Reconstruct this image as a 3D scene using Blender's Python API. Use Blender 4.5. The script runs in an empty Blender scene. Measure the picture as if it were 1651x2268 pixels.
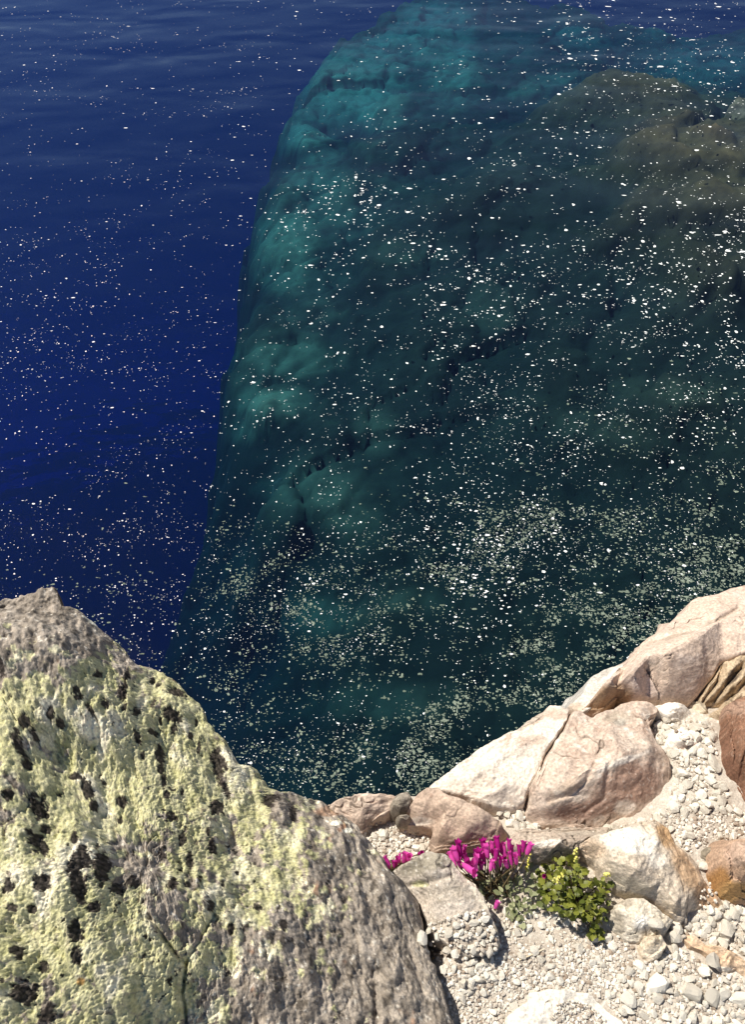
import bpy, math, random
import numpy as np
from mathutils import Vector, Matrix
from mathutils.geometry import delaunay_2d_cdt

random.seed(7)
RNG = np.random.default_rng(11)
SC = bpy.context.scene
COL = SC.collection

# ------------------------------------------------------------------ camera
CAM_Z = 1.25            # above the ledge (ledge level is z = 0)
PITCH = 50.0            # degrees below the horizon
FOVV = 67.0
WATER = -3.25           # lake level
cam = bpy.data.cameras.new('camera')
cam.sensor_fit = 'VERTICAL'
cam.angle = math.radians(FOVV)
cam.clip_start = 0.01
cam.clip_end = 2000
camo = bpy.data.objects.new('camera', cam)
camo.location = (0, 0, CAM_Z)
camo.rotation_euler = (math.radians(90 - PITCH), 0, 0)
COL.objects.link(camo)
SC.camera = camo

# ------------------------------------------------------------------ sky and sun
SUN = Vector((-0.46, 0.30, 0.84)).normalized()
elev = math.asin(SUN.z)
w = bpy.data.worlds.new('World')
SC.world = w
w.use_nodes = True
nt = w.node_tree
bg = nt.nodes['Background']
sky = nt.nodes.new('ShaderNodeTexSky')
sky.sky_type = 'NISHITA'
sky.sun_disc = False
sky.sun_elevation = elev
sky.sun_rotation = math.atan2(SUN.x, SUN.y)
sky.altitude = 1800
nt.links.new(sky.outputs[0], bg.inputs[0])
bg.inputs[1].default_value = 0.062
sl = bpy.data.lights.new('sun', 'SUN')
sl.energy = 4.6
sl.angle = math.radians(0.5)
sl.color = (1.0, 0.935, 0.825)
so = bpy.data.objects.new('sun', sl)
so.rotation_euler = SUN.to_track_quat('Z', 'Y').to_euler()
so.location = SUN * 20
COL.objects.link(so)

vs = SC.view_settings
vs.view_transform = 'Standard'
vs.look = 'None'
vs.exposure = 0.45
vs.gamma = 1.0
vs.use_curve_mapping = False
SC.render.engine = 'CYCLES'
cy = SC.cycles
cy.use_denoising = True
cy.max_bounces = 4
cy.adaptive_threshold = 0.02
cy.volume_bounces = 0
cy.transparent_max_bounces = 12
cy.caustics_reflective = False
cy.caustics_refractive = False

# ------------------------------------------------------------------ layout helpers
# photo coordinates: 1651 x 2268 reading grid
PW, PH = 1651.0, 2268.0
F = (PH / 2) / math.tan(math.radians(FOVV) / 2)
CP, SP = math.cos(math.radians(PITCH)), math.sin(math.radians(PITCH))


def at(u, v, z):
    """point of height z that lies on the sight line of photo position (u, v)"""
    a = (np.asarray(u, float) - PW / 2) / F
    b = (np.asarray(v, float) - PH / 2) / F
    dy = CP - b * SP
    dz = -SP - b * CP
    t = (np.asarray(z, float) - CAM_Z) / dz
    return np.stack(np.broadcast_arrays(a * t, dy * t, np.asarray(z, float) + 0 * t), -1)


def to_px(P):
    x, y, z = P[..., 0], P[..., 1], P[..., 2] - CAM_Z
    d = y * CP - z * SP
    b = -y * SP - z * CP
    return PW / 2 + F * x / d, PH / 2 + F * b / d


# ------------------------------------------------------------------ noise
_perm = np.random.default_rng(3).permutation(256)
_perm = np.concatenate([_perm, _perm, _perm])
_g = np.random.default_rng(4).normal(size=(256, 3))
_g /= np.linalg.norm(_g, axis=1)[:, None]


_gx, _gy, _gz = [np.ascontiguousarray(_g[:, k]).astype(np.float32) for k in range(3)]
_perm = _perm.astype(np.int32)


def perlin(P, seed=0):
    out = np.empty(len(P), np.float32)
    for s in range(0, len(P), 16384):
        out[s:s + 16384] = _perlin(P[s:s + 16384] + seed * 17.31)
    return out


def _perlin(P):
    fl = np.floor(P)
    f = (P - fl).astype(np.float32)
    i = fl.astype(np.int32) & 255
    fx, fy, fz = f[:, 0].copy(), f[:, 1].copy(), f[:, 2].copy()
    ux, uy, uz = [q * q * q * (q * (q * 6 - 15) + 10) for q in (fx, fy, fz)]
    r = []
    for a in (0, 1):
        hx = _perm[i[:, 0] + a]
        for b in (0, 1):
            hy = _perm[hx + ((i[:, 1] + b) & 255)]
            for c in (0, 1):
                h = _perm[hy + ((i[:, 2] + c) & 255)]
                r.append(_gx[h] * (fx - a) + _gy[h] * (fy - b) + _gz[h] * (fz - c))
    y00 = r[0] + (r[4] - r[0]) * ux
    y01 = r[1] + (r[5] - r[1]) * ux
    y10 = r[2] + (r[6] - r[2]) * ux
    y11 = r[3] + (r[7] - r[3]) * ux
    z0 = y00 + (y10 - y00) * uy
    z1 = y01 + (y11 - y01) * uy
    return (z0 + (z1 - z0) * uz) * 1.6


def fbm(P, freq, oct=4, seed=0, gain=0.5, ridge=False):
    r = np.zeros(len(P))
    a, tot = 1.0, 0
    for k in range(oct):
        n = perlin(P * freq, seed + k * 3.7)
        if ridge:
            n = 1 - 2 * np.abs(n)
        r += a * n
        tot += a
        a *= gain
        freq *= 2.03
    return r / tot


def worley(P2, freq, seed=0):
    """2-D cells: distance to the nearest point, to the second, and the cell's random number"""
    Q = P2[:, :2] * freq + seed * 7.7
    i = np.floor(Q).astype(np.int64)
    best = np.full(len(Q), 9.0)
    sec = np.full(len(Q), 9.0)
    rid = np.zeros(len(Q))
    for dx in (-1, 0, 1):
        for dy in (-1, 0, 1):
            cx, cy_ = i[:, 0] + dx, i[:, 1] + dy
            h = _perm[_perm[cx & 255] + (cy_ & 255)]
            h2 = _perm[h + 77]
            px = cx + (h + 0.5) / 256.0
            py = cy_ + (h2 + 0.5) / 256.0
            d = np.hypot(Q[:, 0] - px, Q[:, 1] - py)
            n = d < best
            sec = np.where(n, best, np.minimum(sec, d))
            rid = np.where(n, (_perm[h2 + 31]) / 255.0, rid)
            best = np.where(n, d, best)
    return best, sec, rid


def sst(a, b, x):
    t = np.clip((x - a) / (b - a), 0, 1)
    return t * t * (3 - 2 * t)


def mixc(a, b, t):
    t = np.clip(t, 0, 1)[:, None]
    return np.asarray(a) * (1 - t) + np.asarray(b) * t


def tps(ctrl):
    c = np.asarray(ctrl, float)
    xy, z = c[:, :2], c[:, 2]
    n = len(c)

    def ker(r2):
        return 0.5 * r2 * np.log(r2 + 1e-12)
    d2 = ((xy[:, None] - xy[None]) ** 2).sum(-1)
    A = np.zeros((n + 3, n + 3))
    A[:n, :n] = ker(d2) + np.eye(n) * 2e-4
    A[:n, n] = 1
    A[:n, n + 1:] = xy
    A[n, :n] = 1
    A[n + 1:, :n] = xy.T
    wgt = np.linalg.solve(A, np.concatenate([z, [0, 0, 0]]))

    def f(Q):
        out = np.empty(len(Q))
        for s in range(0, len(Q), 40000):
            q = Q[s:s + 40000]
            r2 = ((q[:, None] - xy[None]) ** 2).sum(-1)
            out[s:s + 40000] = ker(r2) @ wgt[:n] + wgt[n] + q @ wgt[n + 1:]
        return out
    return f


def planes(ctrl):
    """flat facets between the control points (Delaunay)"""
    c = np.asarray(ctrl, float)
    vs2, _, tri, orig, _, _ = delaunay_2d_cdt([Vector((p[0], p[1])) for p in c], [], [], 0, 1e-7)
    zz = [np.mean([c[o, 2] for o in og]) if og else 0 for og in orig]

    def f(Q):
        out = np.full(len(Q), np.nan)
        for t in tri:
            a, b, d = [np.array(vs2[k]) for k in t]
            M = np.array([[b[0] - a[0], d[0] - a[0]], [b[1] - a[1], d[1] - a[1]]])
            det = np.linalg.det(M)
            if abs(det) < 1e-12:
                continue
            lo, hi = np.minimum(np.minimum(a, b), d) - 1e-6, np.maximum(np.maximum(a, b), d) + 1e-6
            cand = np.nonzero((Q[:, 0] >= lo[0]) & (Q[:, 0] <= hi[0]) & (Q[:, 1] >= lo[1]) & (Q[:, 1] <= hi[1]))[0]
            st = (Q[cand] - a) @ np.linalg.inv(M).T
            ok = (st[:, 0] >= -1e-4) & (st[:, 1] >= -1e-4) & (st.sum(1) <= 1.0001)
            if ok.any():
                st = st[ok]
                out[cand[ok]] = zz[t[0]] + st[:, 0] * (zz[t[1]] - zz[t[0]]) + st[:, 1] * (zz[t[2]] - zz[t[0]])
        return out
    return f


def idw(ctrl, Q, p=3.0):
    c = np.asarray(ctrl, float)
    out = np.empty(len(Q))
    for s in range(0, len(Q), 40000):
        d2 = ((Q[s:s + 40000, None] - c[None, :, :2]) ** 2).sum(-1) + 1e-4
        wt = d2 ** (-p / 2)
        out[s:s + 40000] = (wt * c[:, 2]).sum(1) / wt.sum(1)
    return out


def seg_dist(U, V, line):
    d = np.full(len(U), 1e9)
    for (a, b), (c, e) in zip(line[:-1], line[1:]):
        lx, ly = c - a, e - b
        t = np.clip(((U - a) * lx + (V - b) * ly) / (lx * lx + ly * ly + 1e-9), 0, 1)
        d = np.minimum(d, np.hypot(U - a - t * lx, V - b - t * ly))
    return d


def in_poly(U, V, poly):
    ins = np.zeros(len(U), bool)
    n = len(poly)
    for k in range(n):
        x1, y1 = poly[k]
        x2, y2 = poly[(k + 1) % n]
        c = ((y1 > V) != (y2 > V)) & (U < (x2 - x1) * (V - y1) / (y2 - y1 + 1e-12) + x1)
        ins ^= c
    return ins


# ------------------------------------------------------------------ mesh helpers
def make_mesh(name, verts, faces, smooth=True, colors=None, mats=()):
    """faces: int array (n,3) or (n,4)"""
    verts = np.asarray(verts, np.float32)
    faces = np.asarray(faces, np.int32)
    me = bpy.data.meshes.new(name)
    k = faces.shape[1]
    me.vertices.add(len(verts))
    me.vertices.foreach_set('co', verts.ravel())
    me.loops.add(faces.size)
    me.loops.foreach_set('vertex_index', faces.ravel())
    me.polygons.add(len(faces))
    me.polygons.foreach_set('loop_start', np.arange(len(faces), dtype=np.int32) * k)
    me.update(calc_edges=True)
    me.polygons.foreach_set('use_smooth', np.full(len(faces), smooth))
    if colors is not None:
        ca = me.color_attributes.new('Col', 'FLOAT_COLOR', 'POINT')
        c4 = np.ones((len(verts), 4), np.float32)
        c4[:, :3] = colors
        ca.data.foreach_set('color', c4.ravel())
    for m in mats:
        me.materials.append(m)
    me.validate()
    return me


def add_obj(name, me, loc=(0, 0, 0), parent=None, label=None, cat=None, group=None, kind=None):
    o = bpy.data.objects.new(name, me)
    COL.objects.link(o)
    o.location = loc
    if parent is not None:
        o.parent = parent
    if label:
        o['label'] = label
    if cat:
        o['category'] = cat
    if group:
        o['group'] = group
    if kind:
        o['kind'] = kind
    return o


# ------------------------------------------------------------------ materials
def mat_rock(name, bump=0.35, scale=220.0, rough=0.9, fine=0.18, spec=0.25):
    m = bpy.data.materials.new(name)
    m.use_nodes = True
    n, l = m.node_tree.nodes, m.node_tree.links
    b = n['Principled BSDF']
    b.inputs['Roughness'].default_value = rough
    b.inputs['Specular IOR Level'].default_value = spec
    ca = n.new('ShaderNodeVertexColor')
    ca.layer_name = 'Col'
    tc = n.new('ShaderNodeTexCoord')
    ns = n.new('ShaderNodeTexNoise')
    ns.inputs['Scale'].default_value = scale
    ns.inputs['Detail'].default_value = 5
    ns.inputs['Roughness'].default_value = 0.65
    l.new(tc.outputs['Object'], ns.inputs['Vector'])
    mr = n.new('ShaderNodeMapRange')
    mr.inputs[1].default_value = 0.3
    mr.inputs[2].default_value = 0.7
    mr.inputs[3].default_value = 1 - fine
    mr.inputs[4].default_value = 1 + fine
    l.new(ns.outputs[0], mr.inputs[0])
    mx = n.new('ShaderNodeMix')
    mx.data_type = 'RGBA'
    mx.blend_type = 'MULTIPLY'
    mx.inputs[0].default_value = 1
    l.new(ca.outputs[0], mx.inputs[6])
    l.new(mr.outputs[0], mx.inputs[7])
    l.new(mx.outputs[2], b.inputs['Base Color'])
    bp = n.new('ShaderNodeBump')
    bp.inputs['Strength'].default_value = bump
    bp.inputs['Distance'].default_value = 0.002
    l.new(ns.outputs[0], bp.inputs['Height'])
    l.new(bp.outputs[0], b.inputs['Normal'])
    return m


def mat_plain(name, c1, c2, scale=30.0, rough=0.8, spec=0.3, trans=0.0, bump=0.0, per_obj=0.0):
    m = bpy.data.materials.new(name)
    m.use_nodes = True
    n, l = m.node_tree.nodes, m.node_tree.links
    b = n['Principled BSDF']
    b.inputs['Roughness'].default_value = rough
    b.inputs['Specular IOR Level'].default_value = spec
    tc = n.new('ShaderNodeTexCoord')
    ns = n.new('ShaderNodeTexNoise')
    ns.inputs['Scale'].default_value = scale
    ns.inputs['Detail'].default_value = 4
    l.new(tc.outputs['Object'], ns.inputs['Vector'])
    rp = n.new('ShaderNodeValToRGB')
    rp.color_ramp.elements[0].position = 0.33
    rp.color_ramp.elements[1].position = 0.67
    rp.color_ramp.elements[0].color = (*c1, 1)
    rp.color_ramp.elements[1].color = (*c2, 1)
    src = ns.outputs[0]
    if per_obj:
        oi = n.new('ShaderNodeObjectInfo')
        ad = n.new('ShaderNodeMath')
        ad.operation = 'MULTIPLY_ADD'
        l.new(oi.outputs['Random'], ad.inputs[0])
        ad.inputs[1].default_value = per_obj
        sb = n.new('ShaderNodeMath')
        sb.operation = 'SUBTRACT'
        l.new(ns.outputs[0], sb.inputs[0])
        sb.inputs[1].default_value = per_obj / 2
        l.new(sb.outputs[0], ad.inputs[2])
        src = ad.outputs[0]
    l.new(src, rp.inputs[0])
    l.new(rp.outputs[0], b.inputs['Base Color'])
    if bump:
        bp = n.new('ShaderNodeBump')
        bp.inputs['Strength'].default_value = bump
        bp.inputs['Distance'].default_value = 0.002
        l.new(ns.outputs[0], bp.inputs['Height'])
        l.new(bp.outputs[0], b.inputs['Normal'])
    if trans:
        tr = n.new('ShaderNodeBsdfTranslucent')
        l.new(rp.outputs[0], tr.inputs[0])
        mx = n.new('ShaderNodeMixShader')
        mx.inputs[0].default_value = trans
        l.new(b.outputs[0], mx.inputs[1])
        l.new(tr.outputs[0], mx.inputs[2])
        l.new(mx.outputs[0], n['Material Output'].inputs['Surface'])
    return m


M_ROCK = mat_rock('rock', 0.8, 260, fine=0.36)
M_SMOOTH = mat_rock('smooth_rock', 0.5, 230, fine=0.3)
M_LICHEN = mat_rock('lichen_rock', 0.7, 330, fine=0.28)
M_BED = mat_rock('lake_bed', 0.3, 6, fine=0.25)
M_GROUND = mat_rock('sandy_ground', 0.8, 420, fine=0.30)

# ------------------------------------------------------------------ height map of the ledge (for laying gravel)
HX0, HX1, HY0, HY1, HC = -1.0, 1.3, -0.1, 1.6, 0.0035
HN, HM = int((HX1 - HX0) / HC), int((HY1 - HY0) / HC)
HMAP = np.full((HN, HM), -9.0)
HOWN = np.full((HN, HM), -1)
OWN = {}


def stamp(P, oid):
    i = ((P[:, 0] - HX0) / HC).astype(int)
    j = ((P[:, 1] - HY0) / HC).astype(int)
    ok = (i >= 0) & (i < HN) & (j >= 0) & (j < HM)
    i, j, z = i[ok], j[ok], P[ok, 2]
    tmp = np.full((HN, HM), -9.0)
    np.maximum.at(tmp, (i, j), z)
    for _ in range(2):                      # close pin holes
        for ax in (0, 1):
            sh = np.minimum(np.roll(tmp, 1, ax), np.roll(tmp, -1, ax))
            tmp = np.where((tmp < -8) & (sh > -8), sh, tmp)
    up = tmp > HMAP
    HMAP[up] = tmp[up]
    HOWN[up] = oid


def surf(u, v, z0=0.0):
    z = np.full(len(u), z0)
    for _ in range(14):
        P = at(u, v, z)
        i = np.clip(((P[:, 0] - HX0) / HC).astype(int), 0, HN - 1)
        j = np.clip(((P[:, 1] - HY0) / HC).astype(int), 0, HM - 1)
        h = HMAP[i, j]
        h = np.where(h < -8, z, h)
        z = z * 0.4 + h * 0.6
    return at(u, v, z), HOWN[i, j]


# ------------------------------------------------------------------ rocks
NOWN = [0]


def rock(name, outline, inner=(), label=None, cat='rock', kind=None, group=None, mat=None, depth=0.15,
         rnd=0.012, rough=0.004, rfreq=18, mid=0.0032, mfreq=60, ridges=0.0, rdir=(1, 0), rstretch=5, rdfreq=40,
         step=2.8, cracks=(), color=None, undercut=-0.12, seed=1, extra=None, edge=0.003, stampit=True, centre=None,
         facet=0.0045, ffreq=15, jag=10, flat=.8, cfreq=11, cdeep=1.0, low=1.0):
    rnd *= .45
    rough *= 1.35
    out = np.array(outline, float)
    O3 = at(out[:, 0], out[:, 1], out[:, 2])
    ctrl = [tuple(p) for p in O3]
    for (u, v, z) in inner:
        ctrl.append(tuple(at(u, v, z)))
    ctrl = np.array(ctrl)
    f = tps(ctrl)
    fl = planes(ctrl)
    # densify the outline
    ou, ov = out[:, 0], out[:, 1]
    L = np.hypot(np.roll(ou, -1) - ou, np.roll(ov, -1) - ov)
    N = int(np.clip(L.sum() / step, 60, 1700))
    cum = np.concatenate([[0], np.cumsum(L)])
    t = np.linspace(0, cum[-1], N, endpoint=False)
    B = np.stack([np.interp(t, cum, np.append(O3[:, k], O3[0, k])) for k in range(2)], 1)
    for _ in range(max(1, int(N / 160))):
        B = 0.25 * np.roll(B, 1, 0) + 0.5 * B + 0.25 * np.roll(B, -1, 0)
    B3 = np.concatenate([B, np.zeros((N, 1))], 1)
    tang = np.roll(B, -1, 0) - np.roll(B, 1, 0)
    nrm = np.stack([tang[:, 1], -tang[:, 0]], 1)
    nrm /= np.linalg.norm(nrm, axis=1)[:, None] + 1e-9
    area = 0.5 * np.sum(B[:, 0] * np.roll(B[:, 1], -1) - np.roll(B[:, 0], -1) * B[:, 1])
    if area < 0:
        nrm = -nrm
    B = B + nrm * (fbm(B3, jag * 3, 4, seed + 5) * edge * 2)[:, None]
    c = B.mean(0) if centre is None else at(*centre)[:2]
    rad = np.linalg.norm(B - c, axis=1)
    wid = np.hypot(ou - ou.mean(), ov - ov.mean()).max()
    R = int(np.clip(wid / step, 12, 330))
    s = np.linspace(0, 1, R + 1)[1:]
    s = 1 - (1 - s) ** 1.12
    P = (c + s[:, None, None] * (B - c)[None]).reshape(-1, 2)
    z = f(P)
    zl = 0
    Pw = P + .012 * np.stack([fbm(np.c_[P, 0 * z], 9, 3, seed + 80), fbm(np.c_[P, 0 * z], 9, 3, seed + 81)], 1)
    for k in range(3):                      # slightly blunted facets
        zk = fl(Pw + .004 * np.array([math.cos(k * 2.1), math.sin(k * 2.1)]))
        zl = zl + np.where(np.isnan(zk), z, zk) / 3
    z = z * (1 - flat) + zl * flat
    e = ((1 - s)[:, None] * rad[None]).ravel()
    P3 = np.concatenate([P, z[:, None]], 1)
    q = np.clip(e / rnd, 0, 1)
    z = z - rnd * (1 - np.sqrt(np.clip(1 - (1 - q) ** 2, 0, 1)))
    z += rough * fbm(P3, rfreq, 4, seed)
    if facet:
        Pw = P3 + 0.25 / ffreq * np.stack([fbm(P3, ffreq, 2, seed + 40), fbm(P3, ffreq, 2, seed + 41), 0 * z], 1)
        b1, b2, rid = worley(Pw, ffreq, seed)
        tx, ty = (rid * 7.3) % 1 - .5, (rid * 13.7) % 1 - .5
        tilt = np.clip(tx * (P3[:, 0] - c[0]) + ty * (P3[:, 1] - c[1]), -.06, .06) * ffreq
        z += facet * ((rid - 0.5) * .8 + 1.1 * tilt) * sst(0, 0.10, b2 - b1)
        rg0 = fbm(P3, ffreq * 1.3, 4, seed + 60, .55, ridge=True)
        z += facet * 1.1 * (rg0 - .2)
    z += mid * fbm(P3, mfreq, 4, seed + 9, gain=0.6)
    if ridges:
        dx, dy = np.array(rdir, float) / np.hypot(*rdir)
        a = P3[:, 0] * dx + P3[:, 1] * dy
        b = -P3[:, 0] * dy + P3[:, 1] * dx
        z += ridges * fbm(np.stack([a / rstretch, b, P3[:, 2] * 0.5], 1), rdfreq, 4, seed + 21)
    V3 = np.concatenate([P, z[:, None]], 1)
    U, V = to_px(P3)
    for (line, wpx, dm) in cracks:
        wob = 3.0 * fbm(P3, 60, 2, seed + 33)
        d = seg_dist(U + wob, V + wob, line)
        V3[:, 2] -= dm * np.exp(-(d / wpx) ** 2)
    crk = (1 - sst(.0, .022, np.abs(fbm(P3 * np.array([1, .6, 1]), cfreq, 4, seed + 90, .55)))) * sst(-.05, .25, fbm(P3, cfreq * 1.2, 3, seed + 93))
    V3[:, 2] -= .0035 * crk * cdeep
    info = dict(P=P3, U=U, V=V, e=e, seed=seed, crk=crk * min(1, cdeep))
    if extra is not None:
        extra(V3, info)
    if color is not None:
        Cc = color(V3, info)
    else:
        Cc = np.full((len(V3), 3), 0.4)
    # sides
    K = max(4, int(np.clip(depth / 0.02, 4, 26)))
    edgeP = V3[-N:]
    side, sc = [], []
    for k in range(1, K + 1):
        g = (k / K)
        W = edgeP.copy()
        W[:, 2] -= depth * g
        nn = fbm(W, 14, 3, seed + 50)
        W[:, :2] += nrm * (-undercut * depth * g + nn * min(0.05, depth * 0.10) * min(1, g * 4))[:, None]
        side.append(W)
        sc.append(Cc[-N:])
    allV = np.concatenate([V3] + side + [np.array([[c[0], c[1], f(c[None])[0] + rough * 0]])])
    allC = np.concatenate([Cc] + sc + [Cc[:1]])
    ci = len(allV) - 1
    allV[ci, 2] = V3[:N, 2].mean()
    rows = R + K
    idx = np.arange(N)
    nx = (idx + 1) % N
    F3 = [np.stack([np.full(N, ci), idx, nx], 1)]
    for r in range(rows - 1):
        a, b = r * N, (r + 1) * N
        F3.append(np.stack([a + idx, b + idx, b + nx], 1))
        F3.append(np.stack([a + idx, b + nx, a + nx], 1))
    bot = np.array([[allV[(rows - 1) * N:rows * N, 0].mean(), allV[(rows - 1) * N:rows * N, 1].mean(),
                     allV[(rows - 1) * N:rows * N, 2].mean()]])
    allV = np.concatenate([allV, bot])
    allC = np.concatenate([allC, Cc[:1]])
    bi = len(allV) - 1
    F3.append(np.stack([np.full(N, bi), (rows - 1) * N + nx, (rows - 1) * N + idx], 1))
    Fa = np.concatenate(F3)
    if area < 0:
        Fa = Fa[:, ::-1]
    NOWN[0] += 1
    oid = NOWN[0]
    OWN[oid] = name
    if stampit:
        stamp(V3, oid)
    org = np.array([c[0], c[1], allV[:, 2].min()])
    me = make_mesh(name, allV - org, Fa, True, allC, [mat or M_ROCK])
    o = add_obj(name, me, org, label=label, cat=cat, kind=kind, group=group)
    o['_own'] = oid
    del o['_own']
    return o, oid


def palette(c1, c2, c3=None, f1=9, f2=28, thr=0.15, speck=None, sp=0.5, spf=420, patches=(), streak=None):
    def fn(V3, I):
        P, U, V, sd = V3, I['U'], I['V'], I['seed']
        C = mixc(c1, c2, 0.5 + 1.3 * fbm(P, f1 * 1.5, 6, sd + 2, 0.68))
        C = C * (1 + .32 * fbm(P, 70, 4, sd + 4, .7) + .30 * fbm(P, 210, 2, sd + 6, .7))[:, None]
        if c3 is not None:
            C = mixc(C, c3, 0.85 * sst(thr, thr + 0.28, fbm(P, f2, 5, sd + 12, 0.65)))
        if streak:
            cs, dx, dy, fs, amt = streak
            a = P[:, 0] * dx + P[:, 1] * dy
            b = -P[:, 0] * dy + P[:, 1] * dx
            C = mixc(C, cs, amt * sst(0.0, 0.45, fbm(np.stack([a / 6, b, P[:, 2]], 1), fs, 4, sd + 15, 0.6)))
        wob = 1 + 0.55 * fbm(P, 26, 4, sd + 31, 0.65)
        for pt in patches:
            (u, v, ru, rv, cc, amt) = pt[:6]
            ang = math.radians(pt[6]) if len(pt) > 6 else 0
            ca, sa = math.cos(ang), math.sin(ang)
            du, dv = U - u, V - v
            d = np.hypot((du * ca + dv * sa) / ru, (-du * sa + dv * ca) / rv)
            C = mixc(C, cc, amt * (1 - sst(0.55, 1.15, d * wob)))
        if speck is not None:
            C = mixc(C, speck, sp * sst(0.28, 0.5, fbm(P, spf * 0.4, 2, sd + 17, 0.7)))
            C = C * (1 - 0.35 * sst(0.3, 0.55, fbm(P, spf * 0.33, 2, sd + 19, 0.7)))[:, None]
        C = C * (1 - .6 * I['crk'])[:, None]
        return np.clip(C, 0.005, 0.95)
    return fn


PINK = (0.46, 0.335, 0.26)
PINKD = (0.33, 0.20, 0.145)
CREAM = (0.62, 0.52, 0.43)
WHITE = (0.77, 0.70, 0.61)
TAN = (0.48, 0.36, 0.26)
GREY = (0.34, 0.295, 0.24)
GREYD = (0.17, 0.145, 0.115)
ORANGE = (0.50, 0.27, 0.11)
BROWN = (0.22, 0.115, 0.07)

# ------------------------------------------------------------------ the ledge itself
G_CTRL = [(850, 1850, -.035), (958, 2100, -.05), (985, 2120, .008), (1012, 2150, .012), (1060, 2150, .012), (1000, 2210, .0), (1120, 2100, .0), (1050, 2200, -.002), (1250, 2120, 0), (1500, 2200, .0), (1640, 2230, .0),
          (1580, 2060, .005), (1500, 1850, .035), (1600, 1830, .035), (1520, 1720, .035), (1550, 1600, .035), (1300, 1850, .0), (1540, 1960, .015), (1140, 1810, .005),
          (1000, 1950, -.03), (1200, 1980, -.005), (1350, 2090, 0), (600, 2200, -.1), (400, 1900, -.1), (1651, 1500, .0),
          (760, 1800, -.05), (1000, 1730, -.06), (1200, 1620, -.06), (1400, 1500, -.05)]
g3 = [tuple(at(*p)) for p in G_CTRL] + [(-1.5, -1, -.1), (1.6, -1, .05), (0, -2.5, 0), (-1.4, .3, -.1), (1.6, .5, 0.0)]
gfun = tps(g3)
edge_px = [(-200, 1420), (150, 1500), (420, 1640), (640, 1800), (740, 1800), (900, 1768), (960, 1760), (1060, 1690), (1200, 1590),
           (1290, 1580), (1420, 1470), (1530, 1370), (1651, 1320), (1850, 1260)]
edge3 = [at(u, v, -.06)[:2] for u, v in edge_px]
ledge_out = [(-6, 0.5), (-1.2, 0.62)] + [tuple(p) for p in edge3] + [(1.6, 1.25), (6, 2.0), (6, -4), (-6, -4)]


def build_ledge():
    out = np.array(ledge_out, float)
    # fine patch around what is in view + coarse surround down to the lake bed
    xs = np.concatenate([np.linspace(-6, -1.0, 12)[:-1], np.arange(-1.0, 1.3, 0.004), np.linspace(1.3, 6, 12)])
    ys = np.concatenate([np.linspace(-4, 0.0, 10)[:-1], np.arange(0.0, 1.3, 0.004), np.linspace(1.3, 2.2, 6)])
    X, Y = np.meshgrid(xs, ys, indexing='ij')
    Q = np.stack([X.ravel(), Y.ravel()], 1)
    Z = np.clip(gfun(Q), -.16, .12)
    ins = in_poly(Q[:, 0], Q[:, 1], [tuple(p) for p in out])
    d = seg_dist(Q[:, 0], Q[:, 1], [tuple(p) for p in out[:-2]])
    sd = np.where(ins, d, -d)
    P3 = np.stack([Q[:, 0], Q[:, 1], Z], 1)
    Z = Z + .004 * fbm(P3, 14, 4, 3) + .0016 * fbm(P3, 120, 3, 6, .65)
    Z = np.where(sd < 0.0, Z - np.minimum(9.5, (-sd) * 14), Z)
    V3 = np.stack([Q[:, 0], Q[:, 1], Z], 1)
    C = mixc((0.40, 0.345, 0.285), (0.62, 0.56, 0.48), .5 + 1.0 * fbm(P3, 22, 5, 5, .65))
    C = mixc(C, (0.30, 0.24, 0.19), .7 * sst(.12, .4, fbm(P3, 13, 4, 8, .6)))
    C = mixc(C, (0.80, 0.75, 0.66), .8 * sst(.22, .42, fbm(P3, 170, 2, 9, .7)))
    n, m = len(xs), len(ys)
    i = np.arange(n * m).reshape(n, m)
    Fq = np.stack([i[:-1, :-1], i[1:, :-1], i[1:, 1:], i[:-1, 1:]], -1).reshape(-1, 4)
    me = make_mesh('cliff_ledge', V3, Fq, True, C, [M_GROUND])
    add_obj('cliff_ledge', me, kind='structure', label='sandy cliff ledge carrying the boulders above the lake')
    stamp(V3[sd > 0], 0)


build_ledge()


# ------------------------------------------------------------------ cliff face under the ledge, down to the lake bed
def build_cliff():
    pts = [(-7, 0.2), (-1.2, 0.40)] + [(p[0], p[1] - 0.10) for p in edge3] + [(1.7, 1.0), (7, 1.6)]
    pts = np.array(pts, float)
    L = np.hypot(*np.diff(pts, axis=0).T)
    cum = np.concatenate([[0], np.cumsum(L)])
    t = np.linspace(0, cum[-1], 420)
    X, Y = np.interp(t, cum, pts[:, 0]), np.interp(t, cum, pts[:, 1])
    rows = []
    zz = np.linspace(-.12, -9.5, 170)
    for z in zz:
        P3 = np.stack([X, Y, np.full(len(X), z)], 1)
        o = .12 * fbm(P3, .9, 5, 4) + (-z) * 0.05 - .05
        rows.append(np.stack([X, Y + o, P3[:, 2]], 1))
    V3 = np.concatenate(rows)
    n, m = len(zz), len(t)
    i = np.arange(n * m).reshape(n, m)
    Fq = np.stack([i[:-1, :-1], i[1:, :-1], i[1:, 1:], i[:-1, 1:]], -1).reshape(-1, 4)
    C = mixc((0.20, 0.16, 0.12), (0.36, 0.28, 0.21), .5 + fbm(V3, 1.5, 5, 4, .6))
    me = make_mesh('cliff_face', V3, Fq, True, C, [M_BED])
    add_obj('cliff_face', me, kind='structure', label='brown cliff face below the ledge')


build_cliff()

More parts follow.
